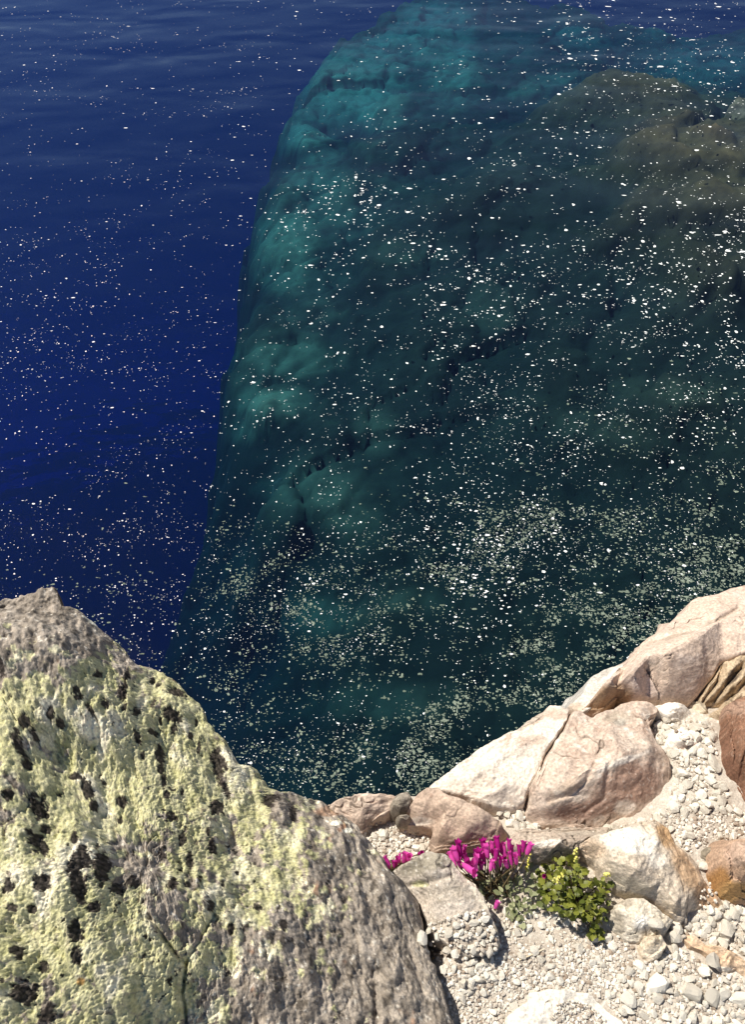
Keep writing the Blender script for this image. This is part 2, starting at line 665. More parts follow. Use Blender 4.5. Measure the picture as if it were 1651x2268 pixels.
# ------------------------------------------------------------------ the big lichen boulder
SPOTS = [  # black crust lichen: u, v, half length, half width, angle
    (70, 1620, 8, 22, -20), (45, 1655, 10, 34, -20), (60, 1690, 9, 18, -10), (55, 1598, 12, 14, 0), (110, 1578, 11, 13, 0),
    (130, 1597, 8, 10, 0), (175, 1535, 8, 12, 0), (178, 1550, 12, 7, 0), (218, 1497, 9, 9, 0), (275, 1535, 12, 22, 10),
    (284, 1497, 6, 16, 0), (240, 1572, 9, 18, -20), (205, 1580, 6, 22, -35), (281, 1580, 6, 10, 0), (308, 1588, 9, 13, -20),
    (385, 1595, 24, 15, 20), (387, 1623, 8, 12, 0), (390, 1543, 20, 12, 10), (343, 1568, 7, 9, 0), (352, 1522, 7, 6, 0),
    (338, 1511, 7, 7, 0), (340, 1627, 9, 9, 0), (310, 1640, 8, 16, -20), (355, 1674, 10, 24, -10), (358, 1707, 6, 12, 0),
    (320, 1683, 7, 11, 0), (424, 1637, 6, 8, 0), (438, 1607, 4, 8, 0), (443, 1660, 5, 14, 10), (487, 1700, 16, 42, -10),
    (500, 1745, 8, 22, -20), (160, 1715, 20, 9, 10), (190, 1745, 10, 34, -20), (205, 1780, 9, 16, -20), (365, 1735, 6, 16, 0),
    (371, 1760, 8, 11, 0), (404, 1755, 5, 8, 0), (264, 1773, 14, 11, 20), (262, 1812, 9, 9, 0), (85, 1790, 22, 30, -25),
    (90, 1870, 14, 40, -35), (25, 1765, 12, 14, 0), (172, 1863, 8, 15, 0), (190, 1887, 8, 9, 0), (190, 1915, 22, 24, 0),
    (228, 1925, 16, 42, -10), (180, 1960, 16, 40, -10), (15, 1960, 17, 16, 0), (95, 1960, 22, 18, 0), (20, 2007, 14, 10, 0),
    (66, 2012, 12, 10, 0), (185, 1990, 10, 26, -20), (215, 2015, 20, 11, 0), (290, 1950, 16, 14, 0), (258, 1970, 14, 18, 0),
    (380, 1812, 14, 12, 0), (403, 1855, 10, 16, 0), (360, 1876, 9, 6, 0), (357, 1893, 10, 8, 0), (418, 1905, 9, 20, 0),
    (468, 1870, 9, 18, -10), (462, 1845, 6, 9, 0), (380, 1955, 14, 14, 0), (414, 1958, 7, 6, 0), (443, 1946, 5, 7, 0),
    (466, 2005, 8, 12, 0), (175, 2070, 12, 26, 0), (180, 2125, 12, 20, 0), (40, 2105, 14, 22, -15), (55, 2200, 28, 24, 20),
    (105, 2245, 18, 18, 0), (95, 2140, 14, 14, 0), (510, 2055, 8, 12, 0), (630, 2050, 10, 14, -15), (570, 2010, 12, 8, 20),
    (480, 1790, 14, 20, -15), (600, 1780, 16, 14, 0), (650, 1805, 10, 20, -10), (100, 1835, 16, 12, 0), (10, 1490, 10, 16, 0)]
L_BIAS = [(60, 1350, -.75), (200, 1420, -.7), (280, 1470, -.45), (120, 1450, -.4), (40, 1480, -.2), (330, 1530, .1), (230, 1480, .1),
          (60, 1570, .35), (250, 1620, .45), (400, 1640, .35), (480, 1700, .2), (120, 1700, .15), (60, 1790, -.1), (250, 1760, .4),
          (380, 1780, .25), (560, 1730, .3), (640, 1775, -.35), (720, 1800, -.4), (540, 1820, .0), (600, 1880, .1), (700, 1850, -.15),
          (440, 1900, .1), (330, 1880, -.25), (300, 1920, -.2), (150, 1850, .4), (60, 1930, .1), (60, 2020, .45), (130, 2080, .5),
          (250, 2060, .35), (330, 2130, .3), (360, 2010, -.35), (400, 2060, -.2), (500, 1960, .2), (600, 1960, .2), (560, 2020, .15), (640, 2020, -.1),
          (720, 1950, -.3), (780, 1900, -.5), (850, 2000, -.65), (800, 2100, -.7), (900, 2200, -.7), (650, 2100, -.45), (560, 2110, -.3),
          (480, 2120, .05), (380, 2200, .25), (200, 2230, .1), (60, 2240, -.2), (550, 2220, -.5), (700, 2240, -.55), (470, 2230, -.1)]


def boulder_extra(V3, I):
    P, U, V = I['P'], I['U'], I['V']
    n1 = fbm(P, 24, 5, 61, .65)
    b = idw([(u, v, x) for u, v, x in L_BIAS], np.stack([U, V], 1), 3)
    rag = fbm(P, 110, 4, 64, .75)
    d1, d2, drid = worley(P + .006 * np.stack([rag, -n1, n1], 1), 62, 5)
    m = b * .95 + .16 + n1 * .7 + rag * .45 + .55 * (.42 - d1) * (.4 + drid)
    gap = (1 - sst(.0, .13, d2 - d1)) * (drid > .3)
    lich = sst(-.03, .07, m) * (1 - .6 * gap)
    w1, w2, rid = worley(P + .003 * np.stack([rag, -n1, n1], 1), 270, 2)
    gran = (1 - sst(0, .75, w1))
    lump = fbm(P, 62, 3, 91, .6)
    # black crust lichen in ragged scabs
    blk = np.zeros(len(P))
    r2 = fbm(P, 70, 5, 70, .75)
    r3 = fbm(P, 190, 3, 72, .7)
    for (u, v, a, c, ang) in SPOTS:
        a, c = a * 1.12, c * 1.12
        sel = (np.abs(U - u) < 80) & (np.abs(V - v) < 80)
        if not sel.any():
            continue
        ca, sa = math.cos(math.radians(ang)), math.sin(math.radians(ang))
        du, dv = U[sel] - u, V[sel] - v
        d = np.hypot((du * ca + dv * sa) / a, (-du * sa + dv * ca) / c) + 1.0 * r2[sel] + .55 * r3[sel]
        blk[sel] = np.maximum(blk[sel], 1 - sst(.80, .98, d))
    small = sst(.37, .42, fbm(P, 62, 4, 77, .7) + .06 * (b > -.1))
    blk = np.maximum(blk, small * (b > -.45))
    I['lich'], I['blk'], I['gran'], I['n1'], I['rid'], I['lump'] = lich, blk, gran, n1, rid, lump
    V3[:, 2] += lich * (1 - blk) * (.0012 + .0018 * gran * (.3 + .7 * rid) + .0016 * lump) + blk * .0010 * gran
    # furrows running down to the right, and broken relief
    dx, dy = .42, -.91
    a = P[:, 0] * dx + P[:, 1] * dy
    bb = -P[:, 0] * dy + P[:, 1] * dx
    fr = fbm(np.stack([a / 2.4, bb, P[:, 2] * .3], 1), 13, 5, 66, .55)
    V3[:, 2] += .042 * fr
    rg = fbm(np.stack([a / 2.4, bb, P[:, 2] * .3], 1), 30, 5, 68, .62, ridge=True)
    V3[:, 2] += .0085 * (rg - .3) * (1.25 - .8 * lich)
    V3[:, 2] += .0030 * fbm(P, 150, 3, 69, .6) + .004 * fbm(P, 45, 4, 92, .6) * (1 - lich)
    I['fr'] = fr


def boulder_color(V3, I):
    P = I['P']
    lich, blk, gran = I['lich'], I['blk'], I['gran']
    n = fbm(P, 40, 5, 71, .68)
    C = mixc((0.195, 0.165, 0.135), (0.46, 0.40, 0.335), .5 + 1.3 * n)
    C = mixc(C, (0.075, 0.062, 0.05), .85 * sst(.06, .34, fbm(P, 52, 5, 73, .72)))
    C = mixc(C, (0.74, 0.69, 0.60), .85 * sst(.26, .44, fbm(P, 110, 3, 74, .72)))
    C = mixc(C, (0.36, 0.19, 0.11), .6 * sst(.34, .5, fbm(P, 22, 4, 79, .6)))
    lc = mixc((0.38, 0.385, 0.195), (0.62, 0.61, 0.40), .5 + 1.2 * fbm(P, 55, 5, 75, .7))
    lc = mixc(lc, (0.82, 0.785, 0.645), .95 * sst(.02, .40, fbm(P, 17, 5, 76, .65)))
    lc = mixc(lc, (0.33, 0.29, 0.22), .7 * sst(.28, .48, fbm(P, 85, 4, 78, .7)))
    lc = lc * (.95 + .28 * gran)[:, None] * np.array([1.04, 1.0, .95])
    C = mixc(C, lc, lich)
    bc = mixc((0.014, 0.011, 0.010), (0.075, 0.06, 0.052), gran * (.5 + I['rid']))
    C = mixc(C, bc, blk * .97)
    U, V = I['U'], I['V']
    for (u, v, r) in ((215, 1378, 22), (195, 1372, 12), (745, 1822, 16), (770, 1840, 12)):
        d = np.hypot((U - u) / r, (V - v) / (r * .5)) + .6 * n
        C = mixc(C, (0.82, 0.79, 0.66), 1 - sst(.7, 1.0, d))
    d = np.hypot((U - 185) / 16, (V - 2178) / 10) + .6 * n
    C = mixc(C, (0.50, 0.26, 0.06), .8 * (1 - sst(.6, 1.0, d)))
    d = np.hypot((U - 735) / 40, (V - 1790) / 16) + .5 * n
    C = mixc(C, (0.36, 0.20, 0.12), .6 * (1 - sst(.6, 1.1, d)))
    return np.clip(C, .01, .9)


B_OUT = [(0, 1306, .42), (48, 1294, .42), (119, 1304, .40), (133, 1335, .39), (203, 1373, .36), (253, 1411, .335), (289, 1456, .31),
         (355, 1497, .285), (411, 1533, .26), (449, 1568, .24), (471, 1604, .225), (499, 1649, .21), (532, 1692, .195),
         (573, 1705, .18), (593, 1733, .165), (629, 1753, .15), (710, 1767, .115), (732, 1781, .105), (791, 1829, .08),
         (836, 1895, .065), (885, 1945, .055), (929, 1989, .045), (946, 2076, .035), (969, 2162, .03), (1004, 2269, .02),
         (1030, 2360, .01), (600, 2440, .12), (0, 2440, .30), (-190, 2200, .38), (-230, 1700, .44), (-110, 1330, .44)]
B_IN = [(0, 1700, .43), (150, 1450, .41), (150, 1700, .37), (300, 1700, .30), (420, 1750, .25), (520, 1850, .20), (300, 1900, .31), (100, 2000, .37),
        (640, 1850, .155), (720, 1900, .14), (560, 2050, .19), (330, 2150, .28), (780, 2000, .115), (700, 2150, .13), (850, 2150, .075),
        (920, 2200, .05), (450, 2268, .20), (760, 1850, .125), (810, 1920, .105), (600, 2268, .14)]
rock('lichen_boulder', B_OUT, B_IN, label='large boulder crusted with yellow-green and black lichen at the left', cat='boulder',
     mat=M_LICHEN, depth=.55, rnd=.02, rough=.018, rfreq=7, mid=.004, mfreq=55, step=3.3, facet=.004, ffreq=7, flat=.35, seed=5, edge=.006,
     cracks=[([(330, 2030), (385, 2110), (408, 2130), (400, 2200), (410, 2268)], 5, .012),
             ([(408, 2130), (440, 2080), (470, 2020)], 4, .007),
             ([(870, 1990), (905, 2090), (935, 2200)], 7, .006),
             ([(830, 2150), (835, 2268)], 9, .008)],
     color=boulder_color, extra=boulder_extra, centre=(330, 1930, .28), undercut=.05)

# ------------------------------------------------------------------ rocks of the ledge
rock('ledge_rock', [(722, 1781, .0), (762, 1762, .01), (800, 1757, .015), (850, 1755, .015), (884, 1762, .012), (876, 1785, .0), (858, 1803, -.01),
                    (820, 1822, -.015), (800, 1850, -.03), (775, 1850, -.03), (740, 1810, -.01)], [(810, 1785, .014)],
     label='low pinkish rock at the water edge beside the lichen boulder', mat=M_SMOOTH, seed=12, depth=.4,
     ridges=.003, rdir=(1, -.3), color=palette((0.54, .42, .34), (0.62, 0.50, 0.41), PINKD, 10, 34, .25, streak=(PINKD, .95, -.3, 60, .35)))
rock('dark_stone', [(868, 1775, .02), (885, 1758, .026), (905, 1753, .03), (914, 1768, .028), (905, 1792, .018), (890, 1798, .01), (872, 1790, .01)],
     [(892, 1772, .04)], label='small grey-brown stone wedged between two pink rocks at the drop', cat='stone', seed=13, depth=.1, rnd=.006,
     rough=.003, color=palette(GREYD, GREY, (0.4, .33, .26), 30, 60, .2))
rock('dark_stone', [(882, 1805, .015), (895, 1799, .02), (908, 1803, .02), (911, 1812, .012), (900, 1820, .008), (885, 1817, .006)],
     [(896, 1808, .024)], label='tiny grey-brown stone in the pumice pocket below a wedged stone', cat='stone', seed=14, depth=.03, rnd=.006,
     rough=.002, color=palette(GREYD, GREY, None, 30, 60, .2))
rock('ledge_rock', [(905, 1787, .02), (918, 1765, .03), (945, 1745, .035), (975, 1748, .04), (1025, 1768, .045), (1072, 1793, .045), (1113, 1822, .035),
                    (1128, 1845, .02), (1115, 1868, .0), (1085, 1880, .0), (1010, 1885, -.008), (960, 1888, -.012), (953, 1862, -.004), (958, 1838, .008),
                    (930, 1832, -.005), (890, 1828, -.01), (898, 1808, .0)],
     [(968, 1834, .03), (1030, 1850, .035), (1085, 1866, .02), (1000, 1790, .048), (1050, 1815, .052), (945, 1790, .03), (1000, 1868, .012), (930, 1815, .012)],
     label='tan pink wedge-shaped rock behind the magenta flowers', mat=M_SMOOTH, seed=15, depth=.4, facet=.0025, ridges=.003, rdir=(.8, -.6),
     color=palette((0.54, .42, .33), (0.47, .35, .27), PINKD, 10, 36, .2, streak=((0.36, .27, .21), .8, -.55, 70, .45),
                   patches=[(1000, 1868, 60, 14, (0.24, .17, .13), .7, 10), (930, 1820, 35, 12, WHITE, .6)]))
# white-pink wedge left of the crack
rock('ledge_rock', [(952, 1742, .02), (998, 1701, .02), (1056, 1660, .022), (1125, 1624, .025), (1177, 1591, .03), (1222, 1557, .035), (1245, 1558, .045), (1264, 1571, .05),
                    (1246, 1614, .052), (1210, 1670, .052), (1178, 1741, .045), (1164, 1780, .03), (1135, 1795, .01), (1096, 1792, .02), (1044, 1768, .03), (1000, 1752, .028)],
     [(1090, 1700, .045), (1150, 1650, .05), (1200, 1610, .052), (1120, 1745, .04), (1020, 1735, .032)],
     label='bleached pinkish white rock left of the narrow crack', mat=M_SMOOTH, seed=16, depth=.5, rnd=.014, rough=.005,
     cracks=[([(985, 1712), (1080, 1668), (1180, 1605), (1232, 1575)], 5, .004)],
     color=palette(CREAM, WHITE, PINK, 12, 20, .12, patches=[(1070, 1640, 90, 10, (0.42, .36, .30), .8, -32), (1190, 1585, 40, 10, (0.45, .38, .31), .8, -35),
                                                          (1235, 1580, 30, 18, PINK, .6), (1185, 1640, 30, 15, PINK, .6)]))
# central boulder right of the crack
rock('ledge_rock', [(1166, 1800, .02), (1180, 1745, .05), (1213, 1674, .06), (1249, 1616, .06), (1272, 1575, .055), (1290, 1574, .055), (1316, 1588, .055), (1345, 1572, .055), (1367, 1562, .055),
                    (1410, 1554, .05), (1440, 1554, .045), (1462, 1570, .04), (1452, 1590, .04), (1441, 1606, .045), (1452, 1640, .05), (1478, 1668, .05), (1492, 1705, .04),
                    (1488, 1753, .02), (1467, 1793, .01), (1414, 1820, .005), (1340, 1846, .0), (1251, 1846, .0), (1201, 1840, .0), (1164, 1822, .0)],
     [(1311, 1699, .088), (1380, 1672, .088), (1440, 1655, .072), (1260, 1740, .075), (1210, 1785, .042), (1250, 1795, .035), (1340, 1760, .055), (1420, 1740, .052), (1340, 1620, .068), (1270, 1660, .066), (1420, 1610, .058),
      (1300, 1805, .026), (1400, 1785, .03)],
     label='broad pink boulder with a shade-painted dusky red lower face, right of the crack', cat='boulder', mat=M_SMOOTH, seed=17, depth=.4, rnd=.014, rough=.006, facet=.004, ffreq=9,
     cracks=[([(1316, 1695), (1296, 1735), (1270, 1755), (1215, 1775)], 6, .006), ([(1300, 1800), (1340, 1765), (1350, 1690)], 6, .004), ([(1441, 1594), (1458, 1583)], 3, .01)],
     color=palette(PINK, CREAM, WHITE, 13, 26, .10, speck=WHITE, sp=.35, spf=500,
                   patches=[(1400, 1735, 85, 60, PINKD, .85, -15), (1300, 1795, 110, 28, (0.27, .165, .125), .85, -8), (1480, 1700, 18, 50, (0.33, .24, .18), .7, -10),  # dusky red lower face, with the shade on it put into the colour
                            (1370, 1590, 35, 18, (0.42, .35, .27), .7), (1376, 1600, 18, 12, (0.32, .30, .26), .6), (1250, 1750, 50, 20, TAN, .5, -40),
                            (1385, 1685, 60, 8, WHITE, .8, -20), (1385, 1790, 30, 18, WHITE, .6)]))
# pale grey outcrop behind, above the water
rock('ledge_rock', [(1258, 1566, -.0), (1290, 1540, .0), (1311, 1498, .0), (1334, 1482, .0), (1384, 1468, .01), (1380, 1500, .02), (1330, 1560, .02), (1290, 1580, .02)],
     [(1320, 1530, .02)], label='pale grey rock peeping out at the drop, left of the smooth pink slab', mat=M_SMOOTH, seed=18, depth=.5, rnd=.01,
     color=palette((0.46, .43, .38), (0.62, .58, .52), (0.36, .33, .29), 14, 40, .1, patches=[(1275, 1568, 22, 14, TAN, .7)]))
# large smooth slab at upper right
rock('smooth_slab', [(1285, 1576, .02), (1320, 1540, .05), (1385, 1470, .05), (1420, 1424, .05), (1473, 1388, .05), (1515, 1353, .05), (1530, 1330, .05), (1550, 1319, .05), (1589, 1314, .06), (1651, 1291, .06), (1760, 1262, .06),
                     (1800, 1400, .10), (1651, 1450, .09), (1606, 1465, .075), (1575, 1505, .06), (1541, 1548, .035), (1521, 1563, .03), (1464, 1551, .03), (1435, 1553, .02),
                     (1367, 1560, .01), (1316, 1588, .0), (1295, 1586, .0)],
     [(1352, 1505, .095), (1380, 1512, .09), (1420, 1545, .05), (1480, 1450, .12), (1560, 1400, .12), (1600, 1360, .10), (1480, 1520, .07), (1400, 1490, .10), (1360, 1535, .045), (1550, 1480, .09), (1440, 1450, .10)],
     label='large smooth tan-pink slab at the upper right above the water', cat='boulder', mat=M_SMOOTH, seed=19, depth=.6, rnd=.016, rough=.006, rfreq=8, mid=.0016, facet=.002,
     cracks=[([(1436, 1482), (1452, 1508), (1462, 1530), (1466, 1545)], 3.2, .02), ([(1440, 1424), (1490, 1408), (1540, 1394), (1590, 1372), (1640, 1345)], 5, .005)],
     color=palette((0.56, .43, .335), (0.63, .50, .41), (0.66, .55, .47), 8, 16, .15,
                   patches=[(1362, 1540, 62, 26, (0.37, .245, .15), .95, -8), (1330, 1560, 40, 18, (0.38, .25, .15), .95, -20), (1425, 1520, 45, 26, (0.64, .52, .46), .7, 20), (1500, 1405, 55, 4, (0.35, .28, .21), .7, -15), (1590, 1370, 50, 4, (0.37, .30, .23), .6, -26),  # first two patches paint the shade of the front face below the ridge
                            (1445, 1470, 18, 8, (0.40, .34, .29), .5), (1480, 1575, 40, 12, WHITE, .7)]))
# grooved block at the right
rock('grooved_rock', [(1522, 1566, .02), (1543, 1545, .035), (1577, 1505, .06), (1606, 1467, .075), (1651, 1445, .085), (1740, 1410, .09), (1760, 1500, .10), (1651, 1545, .075), (1614, 1562, .06), (1604, 1600, .045), (1585, 1606, .03), (1550, 1592, .02)],
     [(1600, 1520, .07), (1570, 1560, .045), (1640, 1500, .08)],
     label='brown-stained grooved rock between the smooth slab and the dark red boulder', seed=20, depth=.3, rough=.004, ridges=.010, rdir=(.52, .85), rstretch=5, rdfreq=34, step=2.0,
     cracks=[([(1545, 1545), (1570, 1508), (1592, 1478)], 5, .022), ([(1560, 1552), (1590, 1510), (1606, 1470)], 4, .016), ([(1575, 1560), (1625, 1500), (1651, 1470)], 6, .022), ([(1590, 1562), (1640, 1525), (1660, 1500)], 7, .025),
             ([(1580, 1560), (1600, 1552)], 10, .03), ([(1560, 1590), (1580, 1570)], 4, .012), ([(1600, 1600), (1606, 1570)], 4, .015)],
     color=palette((0.42, .32, .21), (0.60, .48, .34), (0.22, .15, .09), 20, 40, .08, streak=((0.16, .11, .06), .52, .85, 55, .75),
                   patches=[(1545, 1570, 22, 18, (0.70, .62, .48), .7), (1627, 1495, 20, 14, (0.09, .07, .06), .8, -50)]))
# dark red boulder at the right edge
rock('red_boulder', [(1651, 1537, .10), (1614, 1558, .08), (1604, 1598, .06), (1600, 1642, .05), (1607, 1687, .045), (1628, 1744, .035), (1652, 1797, .03), (1720, 1850, .04), (1830, 1800, .2), (1850, 1600, .25), (1760, 1500, .16)],
     [(1650, 1640, .12), (1640, 1700, .09), (1700, 1700, .17), (1630, 1600, .10)],
     label='dark reddish brown boulder cut by the right edge', cat='boulder', seed=21, depth=.3, rnd=.02, rough=.008, facet=.005, ffreq=14,
     color=palette((0.19, .095, .06), (0.30, .165, .105), (0.40, .25, .17), 22, 55, .22, speck=(0.5, .36, .27), sp=.5, patches=[(1640, 1570, 60, 22, (0.40, .27, .20), .7)]))
rock('brown_slab', [(1592, 1655, .03), (1586, 1700, .028), (1586, 1730, .025), (1605, 1750, .022), (1626, 1762, .02), (1652, 1800, .02), (1656, 1780, .03), (1630, 1735, .035), (1610, 1690, .038), (1602, 1655, .04)],
     [(1606, 1715, .036)], label='thin brown slab leaning against the dark red boulder', seed=22, depth=.12, rnd=.006, rough=.003,
     color=palette((0.32, .20, .125), (0.45, .31, .21), (0.2, .12, .08), 22, 50, .2))
rock('pale_stone', [(1474, 1650, .03), (1484, 1624, .035), (1500, 1614, .04), (1538, 1614, .04), (1560, 1625, .04), (1576, 1638, .04), (1566, 1660, .03), (1535, 1672, .025), (1503, 1676, .022), (1486, 1668, .024)],
     [(1520, 1635, .058), (1540, 1650, .045)], label='flat bleached stone lying in the gravel beside the pink boulder', cat='stone', mat=M_SMOOTH, seed=23, depth=.06, rnd=.008, rough=.003,
     color=palette(WHITE, (0.86, .81, .73), PINK, 14, 22, .3, patches=[(1540, 1655, 40, 12, (0.60, .46, .39), .8)]))
rock('pale_stone', [(1452, 1560, .04), (1480, 1556, .045), (1525, 1570, .04), (1545, 1588, .03), (1520, 1600, .025), (1475, 1592, .03), (1455, 1578, .03)],
     [(1495, 1575, .05)], label='small bleached stone at the foot of the smooth slab', cat='stone', mat=M_SMOOTH, seed=24, depth=.06, rnd=.008, rough=.003,
     color=palette(WHITE, (0.86, .81, .73), CREAM, 14, 22, .3))
# grey rock behind the plants
rock('ledge_rock', [(1108, 1890, .0), (1118, 1860, .02), (1150, 1838, .022), (1220, 1836, .026), (1300, 1838, .028), (1350, 1834, .03), (1348, 1850, .045), (1305, 1858, .05), (1283, 1872, .05), (1288, 1900, .03), (1270, 1930, -.01), (1200, 1935, -.02), (1140, 1920, -.02)],
     [(1200, 1868, .05), (1170, 1872, .042), (1250, 1866, .055), (1230, 1885, .04), (1240, 1905, .01)],
     label='grey brown rock behind the plants below the pink boulder', seed=25, depth=.2, rnd=.008, rough=.006, ridges=.004, rdir=(1, .15), rdfreq=60,
     color=palette((0.36, .29, .23), (0.50, .42, .34), (0.22, .18, .14), 18, 42, .1, patches=[(1205, 1868, 42, 9, WHITE, .9, -8), (1240, 1900, 70, 22, (0.33, .28, .22), .7), (1300, 1846, 60, 7, (0.42, .36, .29), .7)]))  # darker patch on the front face is shade put into the colour
# cream boulder with orange flank
rock('cream_boulder', [(1280, 1868, .05), (1302, 1857, .055), (1342, 1845, .06), (1396, 1831, .06), (1425, 1821, .06), (1459, 1820, .055), (1482, 1836, .05), (1496, 1870, .045), (1528, 1893, .04), (1548, 1914, .035), (1563, 1947, .03), (1590, 1983, .02),
                       (1604, 2008, .01), (1590, 2020, .0), (1555, 2012, .01), (1530, 2020, .02), (1521, 2046, .015), (1495, 2037, .02), (1474, 2016, .025), (1423, 1990, .02), (1392, 1990, .01), (1365, 1985, .0), (1345, 1965, .0), (1318, 1930, .0), (1290, 1895, .02)],
     [(1400, 1860, .072), (1440, 1900, .074), (1340, 1870, .064), (1470, 1960, .064), (1500, 2000, .06), (1400, 1930, .08), (1460, 1850, .070), (1488, 1890, .07), (1505, 1940, .06), (1520, 1985, .055), (1350, 1905, .07), (1380, 1955, .05), (1440, 1970, .065)],
     label='cream boulder with an orange flank beside the green shrub', cat='boulder', seed=26, depth=.25, rnd=.012, rough=.006, facet=.006, ffreq=11,
     cracks=[([(1424, 1985), (1450, 2003), (1470, 2015), (1485, 2012)], 5, .008), ([(1425, 1826), (1440, 1845)], 4, .006)],
     color=palette((0.56, .47, .37), (0.64, .55, .44), (0.46, .38, .29), 16, 38, .12, speck=(0.26, .21, .16), sp=.55, spf=300,
                   patches=[(1400, 1868, 66, 34, (0.84, .79, .70), .9, 10), (1455, 1905, 30, 20, (0.78, .72, .63), .7), (1475, 1850, 22, 36, (0.50, .32, .17), .95, -25), (1520, 1930, 26, 70, (0.52, .355, .22), .95, -28), (1565, 1985, 30, 45, (0.50, .32, .19), .95, -35),
                            (1310, 1880, 34, 24, (0.66, .50, .36), .8, 20), (1400, 1965, 60, 22, (0.44, .39, .31), .8, 15), (1480, 2015, 40, 20, (0.55, .45, .33), .7)]))
rock('cream_block', [(1392, 1988, .03), (1425, 1988, .035), (1470, 2016, .035), (1494, 2040, .025), (1480, 2062, .015), (1445, 2076, .01), (1415, 2092, .005), (1387, 2087, .0), (1358, 2062, .0), (1347, 2028, .005), (1364, 2003, .02)],
     [(1415, 2040, .038), (1440, 2040, .034), (1390, 2020, .036), (1400, 2075, .015)],
     label='cream and grey block below the cream boulder', cat='stone', seed=27, depth=.12, rnd=.008, rough=.005, facet=.006, ffreq=20,
     color=palette((0.58, .51, .41), (0.70, .63, .52), GREY, 20, 44, .15, patches=[(1425, 2045, 24, 20, (0.86, .82, .74), .9), (1372, 2045, 14, 36, (0.36, .31, .24), .8, -10), (1390, 2000, 18, 10, (0.34, .29, .23), .8)]))
rock('cream_block', [(1421, 2088, .01), (1432, 2068, .022), (1466, 2070, .026), (1481, 2094, .02), (1462, 2117, .01), (1438, 2132, .0), (1418, 2122, .0), (1413, 2104, .0)],
     [(1452, 2088, .036), (1437, 2108, .022)], label='small tan block among the gravel, below the grey and cream block', cat='stone', seed=28, depth=.06, rnd=.007, rough=.004, facet=.005, ffreq=30,
     color=palette((0.58, .48, .36), (0.70, .62, .50), (0.38, .30, .21), 20, 44, .15))
# orange boulder at right edge
rock('orange_boulder', [(1651, 1852, .10), (1614, 1861, .085), (1597, 1882, .075), (1594, 1925, .06), (1600, 1966, .04), (1622, 1997, .02), (1655, 2004, .02), (1730, 2000, .04), (1780, 1900, .16), (1720, 1840, .13)],
     [(1625, 1900, .105), (1640, 1950, .085), (1660, 1900, .13), (1630, 1975, .05)],
     label='orange-brown boulder cut by the right edge', cat='boulder', seed=29, depth=.2, rnd=.014, rough=.007, ridges=.004, rdir=(.3, 1), facet=.005, ffreq=16,
     color=palette((0.42, .27, .18), (0.54, .38, .27), (0.24, .15, .09), 20, 40, .15, patches=[(1605, 1960, 20, 60, (0.40, .21, .075), .95, -15), (1635, 1975, 40, 26, (0.56, .34, .14), .9), (1640, 1890, 40, 30, (0.52, .38, .30), .6)]))
rock('dark_stone', [(1545, 1895, .03), (1562, 1880, .035), (1590, 1868, .045), (1604, 1876, .05), (1594, 1902, .03), (1590, 1924, .02), (1572, 1916, .015), (1552, 1908, .02)],
     [(1578, 1890, .048)], label='dark grey stone wedged left of the orange-brown boulder', cat='stone', seed=30, depth=.1, rnd=.007, rough=.004,
     color=palette(GREYD, (0.27, .23, .17), (0.36, .30, .22), 30, 60, .2))
rock('orange_slab', [(1503, 2078, .0), (1522, 2070, .01), (1540, 2074, .012), (1562, 2089, .016), (1617, 2104, .02), (1656, 2128, .02), (1720, 2160, .02), (1700, 2200, .0), (1650, 2160, .0), (1630, 2152, .0), (1594, 2158, -.004), (1580, 2134, .0), (1549, 2108, .0), (1522, 2102, -.004)],
     [(1610, 2125, .026), (1540, 2090, .018)], label='flat orange-stained slab in the gravel at lower right', seed=31, depth=.06, rnd=.006, rough=.003, centre=(1600, 2125, .01),
     color=palette((0.55, .38, .24), (0.66, .50, .36), (0.38, .24, .14), 20, 40, .18, patches=[(1600, 2150, 30, 12, (0.82, .76, .66), .8)]))
rock('white_slab', [(1126, 2252, .002), (1150, 2234, .003), (1173, 2218, .004), (1172, 2199, .003), (1216, 2190, .004), (1260, 2188, .005), (1304, 2203, .004), (1338, 2228, .003), (1380, 2264, .002), (1420, 2340, .0), (1110, 2340, .0)],
     [(1240, 2212, .006), (1200, 2250, .005), (1290, 2255, -.007), (1260, 2245, -.004)], label='flat bleached slab at the bottom edge', mat=M_SMOOTH, seed=32, depth=.06, rnd=.006, rough=.002, facet=.002,
     color=palette((0.80, .755, .67), (0.74, .68, .59), (0.56, .49, .40), 12, 34, .22))
# slab with gravel, between the lichen boulder and the flowers
_, OID_SLAB = rock('grey_slab', [(868, 1932, .03), (885, 1915, .04), (920, 1898, .05), (958, 1885, .055), (985, 1890, .055), (1003, 1906, .055), (1040, 1950, .05), (1072, 1990, .048), (1092, 2030, .045), (1102, 2060, .04), (1108, 2088, .028), (1094, 2112, .024), (1030, 2118, .02),
                   (965, 2082, .016), (948, 2045, .014), (934, 2005, .01), (905, 1968, .02)],
     [(960, 1930, .062), (1000, 1960, .06), (960, 1985, .045), (1030, 2010, .05), (1000, 2050, .038), (1060, 2075, .036), (1020, 2085, .032)],
     label='grey slab left of the flowers, its lower end covered in pumice gravel', seed=33, depth=.15, rnd=.006, rough=.004,
     cracks=[([(900, 1960), (950, 1955), (1000, 1940)], 6, .005)],
     color=palette((0.40, .345, .28), (0.56, .49, .42), (0.26, .22, .17), 18, 44, .12, speck=(0.75, .70, .62), sp=.6,
                   patches=[(945, 1910, 70, 26, (0.27, .24, .18), .75, -10), (935, 1958, 20, 8, (0.42, .42, .20), .7), (1010, 2020, 60, 30, (0.60, .53, .46), .6), (1060, 1985, 50, 8, (0.66, .58, .47), .8, 55)]))
GROUND = 0

